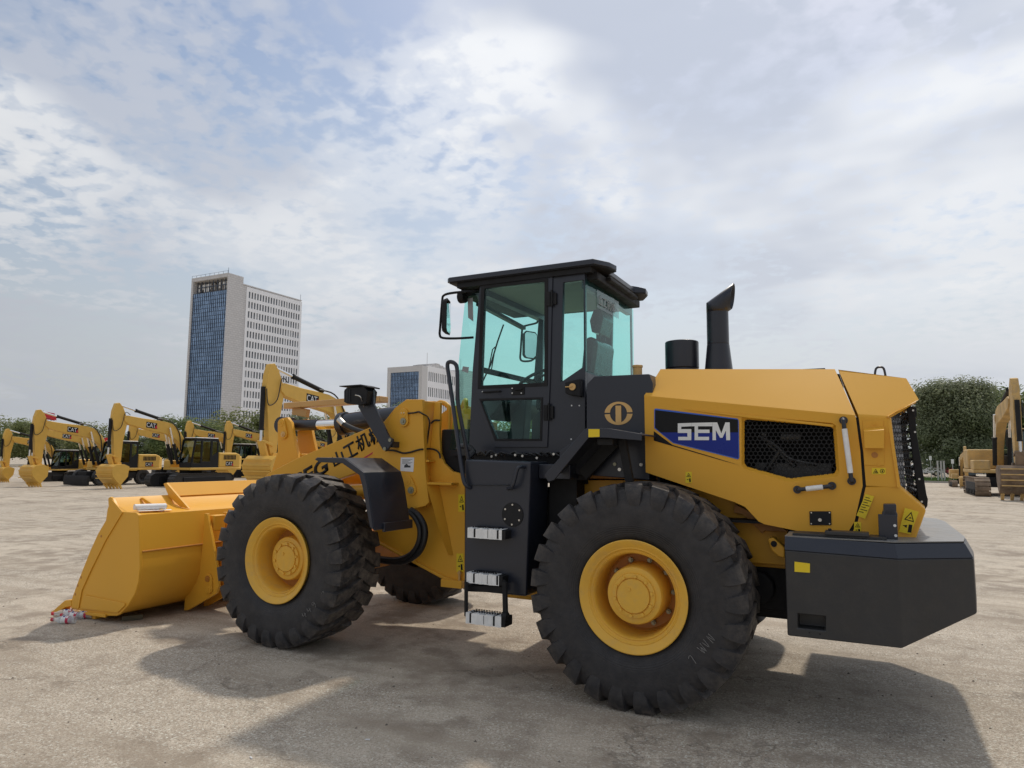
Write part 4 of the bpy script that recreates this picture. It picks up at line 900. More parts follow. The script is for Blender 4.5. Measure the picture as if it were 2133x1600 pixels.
# front lamp on its bracket
lY = .70
lbk = MB().prism(xz(lY, [(797, 937), (806, 939), (818, 921), (817, 914), (810, 910), (778, 842), (778, 812), (758, 806), (745, 815), (746, 848)]), lY, lY+.03)
lbk.box(q(806, 930, lY).x-.03, q(806, 930, lY).x+.05, lY+.03, TWn-.001, q(806, 932, lY).z, q(806, 920, lY).z)
lbr = lbk.build('lamp_bracket', M['black'], LD, bevel=.004)
lam = MB(); lp = xz(lY-.04, [(723, 815), (728, 809), (765, 806), (772, 815), (768, 842), (757, 845), (730, 842), (723, 838)])
lam.prism(lp, lY-.09, lY+.07)
lam.prism(xz(lY-.04, [(715, 805), (760, 802), (775, 806), (775, 809), (760, 806), (716, 807)]), lY-.11, lY+.09)
lm = lam.build('head_lamp', M['blackmatte'], lbr, bevel=.006)
rb_ = MB()
for i in range(4): rb_.prism(xz(lY-.04, [(726+i*3, 812), (727.2+i*3, 812), (727.2+i*3, 838), (726+i*3, 838)]), lY-.10, lY-.088)
rb_.build('cooling_ribs', M['plastic'], lm)
MB().tube([q(740, 823, lY-.11), q(750, 826, lY-.12), q(754, 835, lY-.09), q(758, 848, lY-.04)], .006, 6, smooth=4).build('lamp_cable', M['steel'], lm)
for a, b in ((802, 935), (813, 917)):
    p = q(a, b, lY); MB().cyl(p-Vector((0, .012, 0)), p, .018, n=10).build('bolt', M['nut'], lbr)
# wiring along the tower
MB().tube([q(803, 939, TWn-.03)]+[q(a, b, TWn-.012) for a, b in ((815, 938), (826, 940), (840, 944), (855, 942), (868, 938), (879, 936))]+[q(a, b, .95) for a, b in ((896, 935), (908, 938), (915, 945), (917, 955))], .009, 7, smooth=4).build('wiring_loom', M['hose'], LD)
MB().tube([q(a, b, TWn-.012) for a, b in ((838, 861), (850, 861), (863, 860), (872, 858), (880, 862))]+[q(a, b, .93) for a, b in ((890, 868), (895, 880), (892, 905), (889, 930), (887, 945))], .008, 7, smooth=4).build('grease_line', M['hose'], LD)
MB().cyl(q(836, 861, TWn-.02), q(843, 860.5, TWn-.02), .009).cyl(q(884, 945, .93), q(885, 958, .93), .007).cyl(q(889, 945, .93), q(890, 958, .93), .007).build('line_fittings', M['steel'], LD)
MB().box(q(882, 960, .9).x, q(898, 960, .9).x, .86, .98, q(882, 962, .9).z, q(882, 958, .9).z).build('line_shelf', M['yellow'], LD)
MB().tube([q(a, b, .95) for a, b in ((898, 882), (905, 876), (916, 876))], .01, 7, smooth=4).build('loom_loop', M['hose'], LD)
# hoses behind the front wheel
for k, (dxp, rr_) in enumerate(((0, .027), (11, .029))):
    MB().tube([q(845+dxp, 1062, .80), q(862+dxp, 1075, .78), q(874+dxp, 1100, .78), q(872+dxp, 1130, .78), q(855+dxp*1.2, 1155, .80), q(825+dxp, 1166+k*5, .85), q(788, 1163+k*4, .9)], rr_, 12, smooth=6).build('hydraulic_hose', M['hose'], LD)
# front fender
fY0 = .06
fpx = [(655, 957), (660, 953), (716, 954), (757, 984), (764, 1010), (777, 1104)]
f_in = [(770, 1098), (754, 1012), (748, 990), (712, 965), (665, 963)]
ffe = MB().prism(xz(fY0, fpx+f_in), fY0, fY0+.02)
pth = xz(fY0, fpx[1:]); pq_ = [(x-.012, z-.012) for x, z in pth]
m_ = len(pth)
ffe.prism(pth+list(reversed(pq_)), fY0+.02, .62)
x_e, z_e = pth[-1]
ffe.prism([(x_e-.01, z_e+.05), (x_e+.02, z_e+.05), (x_e+.02, z_e-.03), (x_e-.01, z_e-.03)], fY0+.14, .63)
ffo = ffe.build('front_fender', M['black'], LD, bevel=.008)
pf = [v3(820, 1040, .40)]; MB().cyl(Vector(q(812, 1042, .42)), Vector(q(812, 1042, .42))+Vector((.02, 0, .004)), .012, n=10).build('bolt', M['black'], ffo)

# ---- bucket
BYn = -.10; BYf = 2*YM+.10
bo = [(225, 1038), (229, 1035), (234, 1038), (243, 1057), (257, 1066), (283, 1068), (288, 1073), (290, 1130), (291, 1180), (288, 1212), (280, 1238), (265, 1263), (250, 1279), (243, 1283), (222, 1283), (161, 1271), (148, 1268), (151, 1246), (166, 1205), (189, 1147), (205, 1112), (222, 1083), (226, 1062)]
bp = xz(BYn, bo)
sp = MB().prism(bp, BYn, BYn+.035); sp2 = MB().prism(bp, BYf-.035, BYf)
# wrapper
path = xz(BYn, [(229, 1037), (243, 1057), (257, 1066), (287, 1073), (289, 1110), (289.5, 1150), (290, 1180), (287, 1210), (279, 1237), (264, 1262), (250, 1277), (238, 1281), (160, 1271)])
path = [(x, max(z, .03)) for x, z in path]
inn = []
for i, (x, z) in enumerate(path):
    a = path[max(i-1, 0)]; b = path[min(i+1, len(path)-1)]; d = Vector((b[0]-a[0], b[1]-a[1])).normalized(); inn.append((x+d.y*.025, z-d.x*.025) if True else None)
sh = MB(); n = len(path)
y0, y1 = BYn+.035, BYf-.035
vs = [(x, y, z) for y in (y0, y1) for x, z in path]+[(x, y, z) for y in (y0, y1) for x, z in inn]
fs = []
for i in range(n-1): fs += [(i, i+1, n+i+1, n+i), (2*n+i, 3*n+i, 3*n+i+1, 2*n+i+1)]
fs += [(0, n, 3*n, 2*n), (n-1, 3*n-1, 4*n-1, 2*n-1)]
sh.add(vs, fs)
bucket = sh.build('bucket', M['yellow'], LD, ang=24)
sp.build('side_plate', M['yellow'], bucket, bevel=.006); sp2.build('side_plate', M['yellow'], bucket, bevel=.006)
xw = path[5][0]; MB().tube([(xw+.004, y0, path[5][1]), (xw+.004, y1, path[5][1])], .009, 6).build('weld_bead', M['brown'], bucket)
MB().prism(xz(BYn-.001, [(226, 1060), (234, 1040), (257, 1067), (222, 1125), (190, 1190), (172, 1230), (165, 1268), (150, 1266), (152, 1246), (167, 1205), (190, 1147), (206, 1112), (222.5, 1084)]), BYn-.012, BYn-.001).build('side_cutter', M['yellow'], bucket, bevel=.004)
for a, b in ((211, 1117), (169, 1203), (162, 1220), (157, 1238)):
    p = q(a, b, BYn-.012); MB().cyl(p-Vector((0, .002, 0)), p, .014, n=12).build('bolt_hole', M['brown'], bucket)
MB().prism(xz(BYn-.001, [(178, 1239), (262, 1256), (262, 1261), (247, 1276), (242, 1276), (172, 1268), (169, 1264)]), BYn-.014, BYn-.001).build('wear_plate', M['yellow'], bucket, bevel=.006)
MB().prism(xz(BYn-.001, [(160, 1272), (222, 1279), (222, 1286), (160, 1277)]), BYn-.02, BYn-.001).build('heel_plate', M['yellow'], bucket, bevel=.003)
def tooth(y):
    b_ = xz(BYn, [(108, 1275), (116, 1270), (134, 1254), (139, 1250), (151, 1249), (152, 1262), (138, 1265), (131, 1270), (150, 1275), (150, 1279), (128, 1279)])
    return MB().prism([(x, max(z, .004)) for x, z in b_], y, y+.10)
for i in range(8):
    y = BYn-.02+(BYf-BYn-.06)*i/7; tooth(y).build('tooth', M['yellow'], bucket, bevel=.006)
xl = path[-1][0]; MB().prism([(xl-.18, .004), (xl+.3, .004), (xl+.3, .04), (xl-.05, .04)], BYn+.02, BYf-.02).build('cutting_edge', M['yellow'], bucket, bevel=.003)
# spill guard and gussets on the shelf
g0 = path[0]; s1_ = path[2]; s2_ = path[3]
sg = MB(); Yg0, Yg1 = .62, 2*YM-.62
sg.prism([(g0[0]-.08, g0[1]+.13), (g0[0]-.06, g0[1]+.142), (g0[0]+.045, g0[1]-.015), (g0[0]+.02, g0[1]-.02)], Yg0, Yg1)
sgo = sg.build('spill_guard', M['yellow'], bucket, bevel=.005)
for y in (Yg0-.03, Yg1):
    MB().prism([(g0[0]-.08, g0[1]+.13), (g0[0]-.03, g0[1]+.14), (g0[0]+.13, g0[1]+.03), (s2_[0]-.10, s2_[1]+.02), (s1_[0]+.0, s1_[1]+.008), (g0[0]+.03, g0[1]-.02)], y, y+.03).build('guard_end', M['yellow'], sgo, bevel=.005)
for y in (.24, 2*YM-.24):
    MB().prism([(g0[0]+.03, g0[1]-.015), (g0[0]+.07, g0[1]-.01), (s2_[0]-.03, s2_[1]+.014), (s1_[0], s1_[1]+.006)], y-.012, y+.012).build('gusset', M['yellow'], bucket, bevel=.003)
# hinge brackets at the back
hb_px = [(425, 1070), (431, 1070), (441, 1120), (452, 1185), (455, 1222), (450, 1237), (392, 1271), (383, 1272), (385, 1240), (415, 1195), (422, 1130)]
hY = .65; hb = xz(hY, hb_px)
for y in (hY, hY+.26, 2*YM-hY-.30, 2*YM-hY-.04):
    MB().prism(hb, y, y+.035).build('hinge_plate', M['yellow'], bucket, bevel=.005)
MB().box(hb[0][0]+.0, hb[0][0]+.10, hY+.06, hY+.22, hb[0][1]-.20, hb[0][1]-.02).build('stop_block', M['yellow'], bucket, bevel=.012)
keeper(437, 1226, 436, 1205, hY, 'brown')
# ---- odds and ends on and around the loader's bucket
rp = q(322, 1058, .05); ra = Vector((s1_[0]+.06, -.02, s1_[1]+.045)); rb2 = Vector((s1_[0]+.13, .30, s1_[1]+.040))
roll = MB().cyl(ra, rb2, .032, n=18, cap=True).add([tuple(ra+Vector((.0, .02, -.034))), tuple(rb2+Vector((.02, .05, -.034))), tuple(rb2+Vector((.09, .02, -.038))), tuple(ra+Vector((.09, -.0, -.038)))], [(0, 1, 2, 3)]).build('paper_roll', M['paper'])
tag(roll, 'white paper roll lying on the bucket shelf', 'paper roll')
MB().cyl(rb2, rb2+(rb2-ra).normalized()*.012, .024, n=16).build('roll_core', M['gold'], roll)
# ================================================================== bottles and block on the ground
def bottle(loc, ang, label_txt, name='water_bottle'):
    o = MB(); c = Vector(loc); d = Vector((math.cos(ang), math.sin(ang), 0)); r_ = .038; c.z = r_+.001; K = 1.15
    prof = [(w*K, r*K) for w, r in [(0, .012), (.0, .028), (.008, .032), (.06, .033), (.07, .031), (.08, .033), (.13, .033), (.165, .022), (.185, .0135), (.20, .0135)]]
    sd = Vector((-d.y, d.x, 0)); n = 20
    def ring(w, r): return [c+d*w+(sd*math.cos(k*2*math.pi/n)+Vector((0, 0, 1))*math.sin(k*2*math.pi/n))*r for k in range(n)]
    vs = [v for w, r in prof for v in ring(w, r)]
    o.add(vs, [(i*n+k, i*n+(k+1) % n, (i+1)*n+(k+1) % n, (i+1)*n+k) for i in range(len(prof)-1) for k in range(n)]+[tuple(range(n))])
    b = o.build(name, M['bottle']); tag(b, label_txt, 'bottle', 'water bottles beside the bucket')
    MB().cyl(c+d*.20*K, c+d*.222*K, .0155*K, n=16).build('cap', M['red'], b, bevel=.002)
    for w0, w1, m in ((.052, .078, 'label'), (.078, .118, 'whitepaint')):
        l = MB(); l.add(ring(w0*K, .0338*K)+ring(w1*K, .0338*K), [(k, (k+1) % n, (k+1) % n+n, k+n) for k in range(n)]); l.build('wrap_label', M[m], b)
    l = MB(); l.add([v for w in (.088*K, .108*K) for v in ring(w, .0343*K)[3:7]], [(k, k+1, k+5, k+4) for k in range(3)]); l.build('label_mark', M['blue'], b)
    l = MB(); l.add([v for w in (.058*K, .072*K) for v in ring(w, .0343*K)[2:8]], [(k, k+1, k+7, k+6) for k in range(5)]); l.build('label_band', M['whitepaint'], b)
    return b
for (px, py), a, lb_ in (((157, 1293), 207, 'water bottle lying nearest the camera, in front of the other bottles'),
                         ((174, 1284), 204, 'water bottle with red cap lying behind the front one'),
                         ((194, 1283), 200, 'rightmost water bottle lying under the bucket edge'),
                         ((163, 1277), 226, 'crumpled clear water bottle farthest left against the cutting edge')):
    p = at(px, py, 'z', .03); bottle((p.x, p.y, 0), R(a), lb_)
wb_ = MB(); a = at(254, 1287, 'z', .03); b = at(298, 1283, 'z', .03)
wb_.beam((a.x, a.y, .028), (b.x, b.y, .028), .09, .05)
tag(wb_.build('wood_block', M['wood'], bevel=.006), 'dark flat wooden block lying under the bucket', 'wood block')
for (px, py, a, lb_) in ((766, 1567-25, 20, 'white cigarette butt on the concrete in the middle foreground'), (523, 1580, 160, 'pale cigarette butt near the bottom left of the yard')):
    p = at(px, py, 'z', 0); d = Vector((math.cos(R(a)), math.sin(R(a)), 0))*.014
    tag(MB().cyl((p.x-d.x, p.y-d.y, .0045), (p.x+d.x, p.y+d.y, .0045), .004, n=10).build('cigarette_butt', M['paper']), lb_, 'cigarette butt', 'cigarette butts on the yard')

# ================================================================== excavators
def U(u, z): return (u, z)
EX = {}
def exc_proto(kind):
    """local axes: x forward, y to the machine's left (towards the photo), z up; built at the origin"""
    parts = []     # (name, MB, material, parent index, bevel)
    def add(name, mb, m, parent=-1, bevel=0.0): parts.append((name, mb, m, parent, bevel)); return len(parts)-1
    if kind == 'track':
        for sy in (1, -1):
            t = MB(); yc = sy*.98; hw = .26; Ls = 1.62; rr = .36
            # belt loop outline
            lp = []
            for k in range(9): th = math.pi/2-k*math.pi/8; lp.append((Ls+rr*math.cos(th), rr+rr*math.sin(th)))
            for k in range(9): th = -math.pi/2-k*math.pi/8; lp.append((-Ls+rr*math.cos(th), rr+rr*math.sin(th)))
            t.prism(lp, yc-hw*.75, yc+hw*.75)
            per = []; N_ = 50; tot = 4*Ls+2*math.pi*rr
            for k in range(N_):
                s = tot*k/N_
                if s < 2*Ls: p, a = (-Ls+s, 2*rr), 0
                elif s < 2*Ls+math.pi*rr: th = (s-2*Ls)/rr; p, a = (Ls+rr*math.sin(th), rr+rr*math.cos(th)), -th
                elif s < 4*Ls+math.pi*rr: p, a = (Ls-(s-2*Ls-math.pi*rr), 0), math.pi
                else: th = (s-4*Ls-math.pi*rr)/rr; p, a = (-Ls-rr*math.sin(th), rr-rr*math.cos(th)), math.pi-th
                ux, uz = math.cos(a), math.sin(a); nx, nz = -uz, ux; w = tot/N_*.43
                c4 = [(p[0]-ux*w, p[1]-uz*w), (p[0]+ux*w, p[1]+uz*w), (p[0]+ux*w+nx*.03, p[1]+uz*w+nz*.03), (p[0]+nx*.035, p[1]+nz*.035), (p[0]-ux*w+nx*.012, p[1]-uz*w+nz*.012)]
                t.prism([(x, max(z, .0)) for x, z in c4], yc-hw, yc+hw)
            ti = add('track', t, 'trk')
            add('track_frame', MB().box(-1.4, 1.4, yc-hw*.8, yc+hw*1.02, .16, .55), 'blk', ti, .03)
            for k in range(6):
                x = -1.2+k*.48; add('roller', MB().cyl((x, yc-hw*.9, .14), (x, yc+hw*1.04, .14), .11, n=12), 'blk', ti)
        add('undercarriage', MB().box(-1.0, 1.0, -.8, .8, .35, .75).cyl((0, 0, .7), (0, 0, .92), .6, n=24), 'blk', -1, .02)
    else:
        add('undercarriage', MB().box(-1.9, 1.9, -.45, .45, .55, .85).box(-1.0, 1.0, -1.05, 1.05, .45, .80).cyl((0, 0, .8), (0, 0, .92), .55, n=24), 'blk', -1, .03)
        for sx in (1.35, -1.35):
            for sy in (1, -1):
                c = Vector((sx, sy*.98, .49)); w = MB().lathe([(-.14, .26), (-.17, .34), (-.17, .42), (-.14, .48), (0, .49), (.14, .48), (.17, .42), (.17, .34), (.14, .26)], c, 36)
                wi = add('wheel', w, 'rub')
                add('wheel_rim', MB().lathe([(-.12, .27), (-.10, .24), (-.05, .14), (-.08, .10), (-.08, .001)], c, 24).lathe([(.12, .27), (.10, .24), (.05, .14), (.08, .10), (.08, .001)], c, 24), 'blk', wi)
        add('dozer_blade', MB().prism([(2.15, .05), (2.25, .03), (2.30, .35), (2.22, .62), (2.14, .60)], -1.2, 1.2, 'y').beam((1.7, .5, .5), (2.2, .5, .35), .1, .14).beam((1.7, -.5, .5), (2.2, -.5, .35), .1, .14), 'blk', -1, .01)
    # upper structure
    bo_ = MB().box(-2.55, .95, -1.15, 1.15, .92, 1.06); bi = add('deck', bo_, 'cat', -1, .03)
    hs_ = MB().prism([(-2.45, 1.06), (-.95, 1.06), (-.95, 1.92), (-2.2, 1.92), (-2.50, 1.80)], -1.12, 1.12, 'y'); hi = add('engine_housing', hs_, 'cat', -1, .06)
    cw_ = MB(); pts = [(-2.40, -1.13), (-2.75, -.95), (-2.92, -.4), (-2.92, .4), (-2.75, .95), (-2.40, 1.13)]
    add('counterweight', cw_.prism(pts, .94, 1.72, 'z'), 'cat', -1, .06)
    lv = MB()
    for k in range(9): lv.box(-2.15+k*.10, -2.09+k*.10, 1.12, 1.135, 1.52, 1.78)
    add('louvre', lv, 'blk', hi)
    add('side_door', MB().box(-2.2, -1.0, 1.121, 1.132, 1.12, 1.46), 'cat', hi, .005)
    # cab
    cb = MB(); cs_ = [(.86, 1.06), (.92, 1.35), (.74, 2.62), (.60, 2.72), (-.80, 2.72), (-.90, 2.64), (-.92, 1.06)]
    w1 = [(.78, 1.62), (.64, 2.56), (.30, 2.58), (.30, 1.30), (.74, 1.30)]; w2 = [(.18, 1.40), (.18, 2.58), (-.34, 2.58), (-.34, 1.40)]; w3 = [(-.48, 1.70), (-.48, 2.56), (-.80, 2.56), (-.80, 1.95)]
    cb.holed(cs_, [w1, w2, w3], 1.08, 1.13); cb.holed(cs_, [[(.78, 1.62), (.64, 2.56), (-.80, 2.56), (-.80, 1.70)]], .12, .17)
    cb.box(-.90, .60, .17, 1.08, 2.66, 2.72).box(-.92, -.86, .17, 1.08, 1.06, 1.75).box(-.9, .86, .17, 1.08, 1.06, 1.12).box(.84, .90, .17, 1.08, 1.06, 1.34)
    cb.beam((.88, .145, 1.35), (.69, .145, 2.66), .05, .05).beam((.88, 1.105, 1.35), (.69, 1.105, 2.66), .05, .05)
    ci = add('cab', cb, 'blk', -1, .012)
    add('cab_roof', MB().box(-.86, .62, .14, 1.12, 2.722, 2.76), 'wht', ci, .02)
    add('cab_seat', MB().box(-.5, 0, .4, .85, 1.3, 1.5).box(-.62, -.45, .4, .85, 1.4, 2.2), 'blk', ci, .04)
    for w in (w1, w2, w3): add('window_pane', MB().prism(w, 1.10, 1.105, 'y'), 'gls', ci)
    add('windscreen', MB().add([(.885, .17, 1.36), (.885, 1.08, 1.36), (.70, 1.08, 2.62), (.70, .17, 2.62)], [(0, 1, 2, 3)]), 'gls', ci)
    add('rear_window', MB().add([(-.89, .17, 1.75), (-.89, 1.08, 1.75), (-.87, 1.08, 2.62), (-.87, .17, 2.62)], [(0, 1, 2, 3)]), 'gls', ci)
    add('mirror', MB().box(.78, .82, 1.15, 1.28, 2.28, 2.52).beam((.74, 1.1, 2.5), (.80, 1.2, 2.54), .02, .02), 'blk', ci)
    add('storage_box', MB().box(-.1, .95, -1.13, -.55, 1.06, 1.45), 'cat', -1, .04)
    # boom, stick, bucket (middle plane, boom a little right of the cab)
    bo2 = [(.15, 1.15), (-.02, 1.35), (.35, 2.35), (.85, 3.10), (1.35, 3.48), (1.75, 3.60), (2.35, 3.66), (3.2, 3.72), (4.05, 3.82), (4.22, 3.72), (4.20, 3.52), (4.0, 3.36), (2.6, 3.06), (1.55, 2.90), (1.0, 2.55), (.55, 1.95)]
    bb_ = add('boom', MB().prism(bo2, -.32, .02, 'y'), 'cat', -1, .03)
    so3 = [(4.50, 4.46), (4.68, 4.42), (4.80, 4.02), (4.83, 3.55), (4.70, 2.6), (4.60, 1.55), (4.48, 1.25), (4.28, 1.22), (4.22, 1.45), (4.18, 2.4), (4.02, 3.32), (4.05, 3.72), (4.30, 4.25)]
    add('stick', MB().prism(so3, -.27, -.03, 'y'), 'cat', -1, .02)
    def cylr(a, b, y, fr, r_, rev=False):
        a = Vector((a[0], y, a[1])); b = Vector((b[0], y, b[1])); m_ = a+(b-a)*fr
        i = add('cylinder', MB().cyl(a, m_, r_, n=16).cyl(m_-(b-a)*.03, m_, r_*1.18, n=16), 'blk', -1, .004)
        add('piston_rod', MB().cyl(m_, b, r_*.58, n=12), 'chr', i)
    cylr((1.95, 3.72), (4.58, 4.38), -.15, .60, .085); cylr((.95, 1.25), (1.60, 3.28), .10, .55, .08); cylr((.95, 1.25), (1.60, 3.28), -.40, .55, .08)
    cylr((4.86, 3.62), (4.86, 1.75), -.15, .80, .08)
    add('bucket_link', MB().beam((4.86, -.15, 1.75), (4.45, -.15, 1.62), .34, .09).beam((4.86, -.15, 1.78), (4.62, -.15, 1.16), .30, .09), 'cat', -1, .01)
    # bucket: curled shell, opening to the rear
    sh_ = [(4.10, 1.14), (4.45, 1.26), (4.95, 1.26), (5.16, 1.12), (5.26, .90), (5.18, .66), (4.98, .46), (4.76, .28), (4.62, .20)]
    sh_ = [(4.10+(x-4.10)*.80, z) for x, z in sh_]
    b1 = MB(); n_ = len(sh_); yw = .64
    inn_ = [(x*.94+.06*4.4, z*.94+.06*.8) for x, z in sh_]
    b1.prism(sh_+list(reversed(inn_)), -.15-yw, -.15+yw, 'y'); b1.prism(sh_+[(4.16, .62)], -.15-yw-.03, -.15-yw, 'y'); b1.prism(sh_+[(4.16, .62)], -.15+yw, -.15+yw+.03, 'y')
    b1.prism([(4.20, 1.10), (4.50, 1.24), (4.45, 1.36), (4.25, 1.36)], -.35, -.29, 'y').prism([(4.20, 1.10), (4.50, 1.24), (4.45, 1.36), (4.25, 1.36)], -.01, .05, 'y')
    ki = add('bucket', b1, 'cat', -1, .008)
    for k in range(5):
        y = -.15-yw+.02+k*(2*yw-.12)/4; add('tooth', MB().prism([(4.50, .32), (4.64, .22), (4.44, .0), (4.40, .0)], y, y+.10, 'y'), 'cat', ki)
    for k in range(4):
        z = .52+k*.2; xk = 4.98+.06*math.sin((z-.3)*2); add('wear_strip', MB().box(xk-.03, xk+.03, -.15-yw, -.15+yw, z, z+.04), 'cat', ki)
    # hydraulic hoses over the boom
    add('boom_hose', MB().tube([(.8, .05, 2.0), (.95, .06, 3.0), (1.5, .04, 3.62), (2.3, .0, 3.74)], .03, 6, smooth=4), 'hos')
    add('stick_hose', MB().tube([(3.9, .0, 3.85), (4.2, .03, 3.95), (4.4, .05, 3.2), (4.75, .02, 3.0), (4.85, 0, 3.55)], .018, 6, smooth=5), 'hos')
    return parts
def logo(scale_h): pass
def make_exc(kind, name, mats):
    root = bpy.data.objects.new(name, None); col.objects.link(root); objs = []
    for nm, mb, mk, pi, bev in exc_proto(kind):
        o = mb.build(nm, mats[mk], None, bevel=bev); o.parent = objs[pi] if pi >= 0 else root; objs.append(o)
    # brand marks: white letters with a small triangle on boom and engine housing
    for (x, y, z, h_, ang, pi) in ((2.95, .0235, 3.27, .24, 6, 'boom'), (-1.45, 1.136, 1.18, .20, 0, 'engine_housing')):
        p = [o for o in objs if o.name.split('.')[0] == pi][0]
        ca, sa = math.cos(R(ang)), math.sin(R(ang))
        bk = MB().add([(x+.02, y, z-.04), (x-.52*h_/.2, y, z-.04-.52*h_/.2*sa), (x-.52*h_/.2, y, z+h_+.04-.52*h_/.2*sa), (x+.02, y, z+h_+.04)], [(0, 1, 2, 3)])
        b_ = bk.build('brand_backing', M['decalblack'], None, smooth=False); b_.parent = p
        t_ = text_obj('brand_lettering', 'CAT', (x, y+.003, z), (-ca, 0, -sa), (0, 0, 1), h_, M['whitepaint'], None, .003, width=h_*2.25); t_.parent = p
        tr = MB().add([(x-h_*2.0, y+.007, z-.02-h_*2*sa), (x-h_*2.75, y+.007, z-.02-h_*2.5*sa), (x-h_*2.38, y+.007, z+h_*.75-h_*2.2*sa)], [(0, 1, 2)]).build('brand_triangle', M['red'], None, smooth=False); tr.parent = p
    return root
def copy_tree(o, parent=None):
    c = o.copy(); col.objects.link(c); c.parent = parent
    for ch in o.children: copy_tree(ch, c)
    return c
def remat(o, table):
    for ch in o.children:
        for sl_ in ch.material_slots:
            if sl_.material in table:
                nm = table[sl_.material]; sl_.link = 'OBJECT'; sl_.material = nm
        remat(ch, table)
EM = {'trk': mat('track_steel', (.045, .043, .042), .6, metal=.3), 'blk': M['blackmatte'], 'cat': M['cat'], 'rub': M['rubber'], 'wht': M['whitepaint'], 'gls': M['dglass'], 'chr': M['chrome'], 'hos': M['hose']}
trk = make_exc('track', 'tracked_excavator', EM); whl = make_exc('wheel', 'wheeled_excavator', EM)
GRP = 'yellow excavators parked in rows on the left'
first = {'track': True, 'wheel': True}
def place(kind, x, y, s, label, group=GRP, heading=-90, table=None, bucket=None):
    src = trk if kind == 'track' else whl
    if first[kind]: o = src; first[kind] = False
    else: o = copy_tree(src)
    o.location = (x, y, 0); o.scale = (s, s, s); o.rotation_euler = (0, 0, R(heading)); tag(o, label, 'excavator', group)
    if table: remat(o, table)
    if bucket:
        for ch in o.children:
            if ch.name.startswith('bucket'): remat(o, {}); ch.material_slots[0].link = 'OBJECT'; ch.material_slots[0].material = M[bucket]
    return o
place('track', -33.1, 22.3, 1.0, 'tracked yellow excavator whose whole cab and tracks show left of the loader bucket')
place('wheel', -38.0, 20.8, .93, 'wheeled yellow excavator with dozer blade left of the tracked one')
place('track', -44.0, 23.8, .86, 'yellow excavator just behind the arm of the wheeled excavator', heading=-90)
place('track', -46.0, 22.4, .74, 'small yellow excavator at the left edge of the photo', heading=-87)
place('track', -23.9, 25.8, 1.40, 'large yellow excavator whose raised arm stands behind the loader rocker lever')
place('track', -44.0, 35.2, .98, 'yellow excavator in the rear row whose arm rises below the glass tower front', heading=-93)
place('track', -42.0, 37.0, .99, 'yellow excavator in the rear row whose arm rises below the white tower facade', heading=-90)
place('track', -48.5, 33.6, .98, 'yellow excavator in the rear row partly hidden by the tracked excavator boom', heading=-91)
place('track', -40.0, 38.9, .95, 'yellow excavator in the rear row beside the large excavator bucket', heading=-86)
place('track', -38.0, 40.6, .80, 'yellow excavator in the rear row showing low behind the loader rocker lever', heading=-92)
place('track', -36.0, 42.3, 1.10, 'yellow excavator in the rear row whose stick tip shows under the big boom', heading=-89)
dirt = {M['cat']: M['dirty'], EM['trk']: M['mud'], M['whitepaint']: M['dirty']}
DG = 'worn excavators on the right'
place('track', 8.0, 39.9, 1.27, 'worn muddy excavator facing the camera at the right edge', DG, table=dirt, bucket='mud')
place('track', 7.5, 52.5, .62, 'mini excavator standing far behind the worn excavator', DG, table=dirt)

# red cloth hung on the wheeled excavator
c0 = at(221, 907, 'y', 20.6)
cl_ = MB(); w_ = .20
rows_ = 8
for i in range(rows_+1):
    z = 2.75-i*.17; ww = .16+.07*math.sin(i*.9)
    for j in range(4): cl_.v.append((c0.x-ww+j*ww*.66+.03*math.sin(i*2+j), 20.6+.05*math.sin(j*2.1+i), z))
for i in range(rows_):
    for j in range(3): cl_.f.append((i*4+j, i*4+j+1, i*4+j+5, i*4+j+4))
tag(cl_.build('red_cloth', M['flagred']), 'red cloth draped beside the wheeled excavator boom', 'cloth')

# chalk marks on the tyres
chalk = mat('chalk', (.22, .21, .20), .95, var=.5, vscale=60)
tyres = [o for o in col.objects if o.name.startswith('tyre') and o.parent and o.parent.parent == LD]
def near_tyre(cx): return min(tyres, key=lambda o: (Vector(o.data.vertices[0].co)-Vector((cx, .1, .8))).length)
STROKES = {'4': [[(.1, 1), (0, .42), (.62, .46)], [(.46, .8), (.42, -.05)]], '9': [[(.55, .9), (.2, 1), (.05, .7), (.3, .5), (.55, .8), (.5, .1), (.3, -.05)]], '7': [[(0, .92), (.6, 1), (.25, 0)]],
           'W': [[(0, 1), (.2, 0), (.4, .8), (.6, 0), (.85, 1.05)]], 'V': [[(0, .9), (.25, 0), (.55, 1)]], 'N': [[(0, 0), (.1, 1), (.5, .05), (.6, 1)]]}
for cx, txt, p0_, p1_, hh in ((-WB, '449 7', (634, 1288), (684, 1236), .05), (0, '7 WVN', (1448, 1385), (1495, 1328), .06)):
    a = Vector(v3(*p0_, .001)); b = Vector(v3(*p1_, .001)); dx_ = (b-a).normalized(); dz_ = Vector((-dx_.z, 0, dx_.x)); wch = (b-a).length/len(txt); t_ = MB()
    for i, chh in enumerate(txt):
        for st_ in STROKES.get(chh, []):
            t_.tube([a+dx_*(wch*(i+.85*u))+dz_*(hh*v+.006*math.sin(i*3.1)) for u, v in st_], .0022, 5, smooth=3)
    t_.build('chalk_mark', chalk, near_tyre(cx))
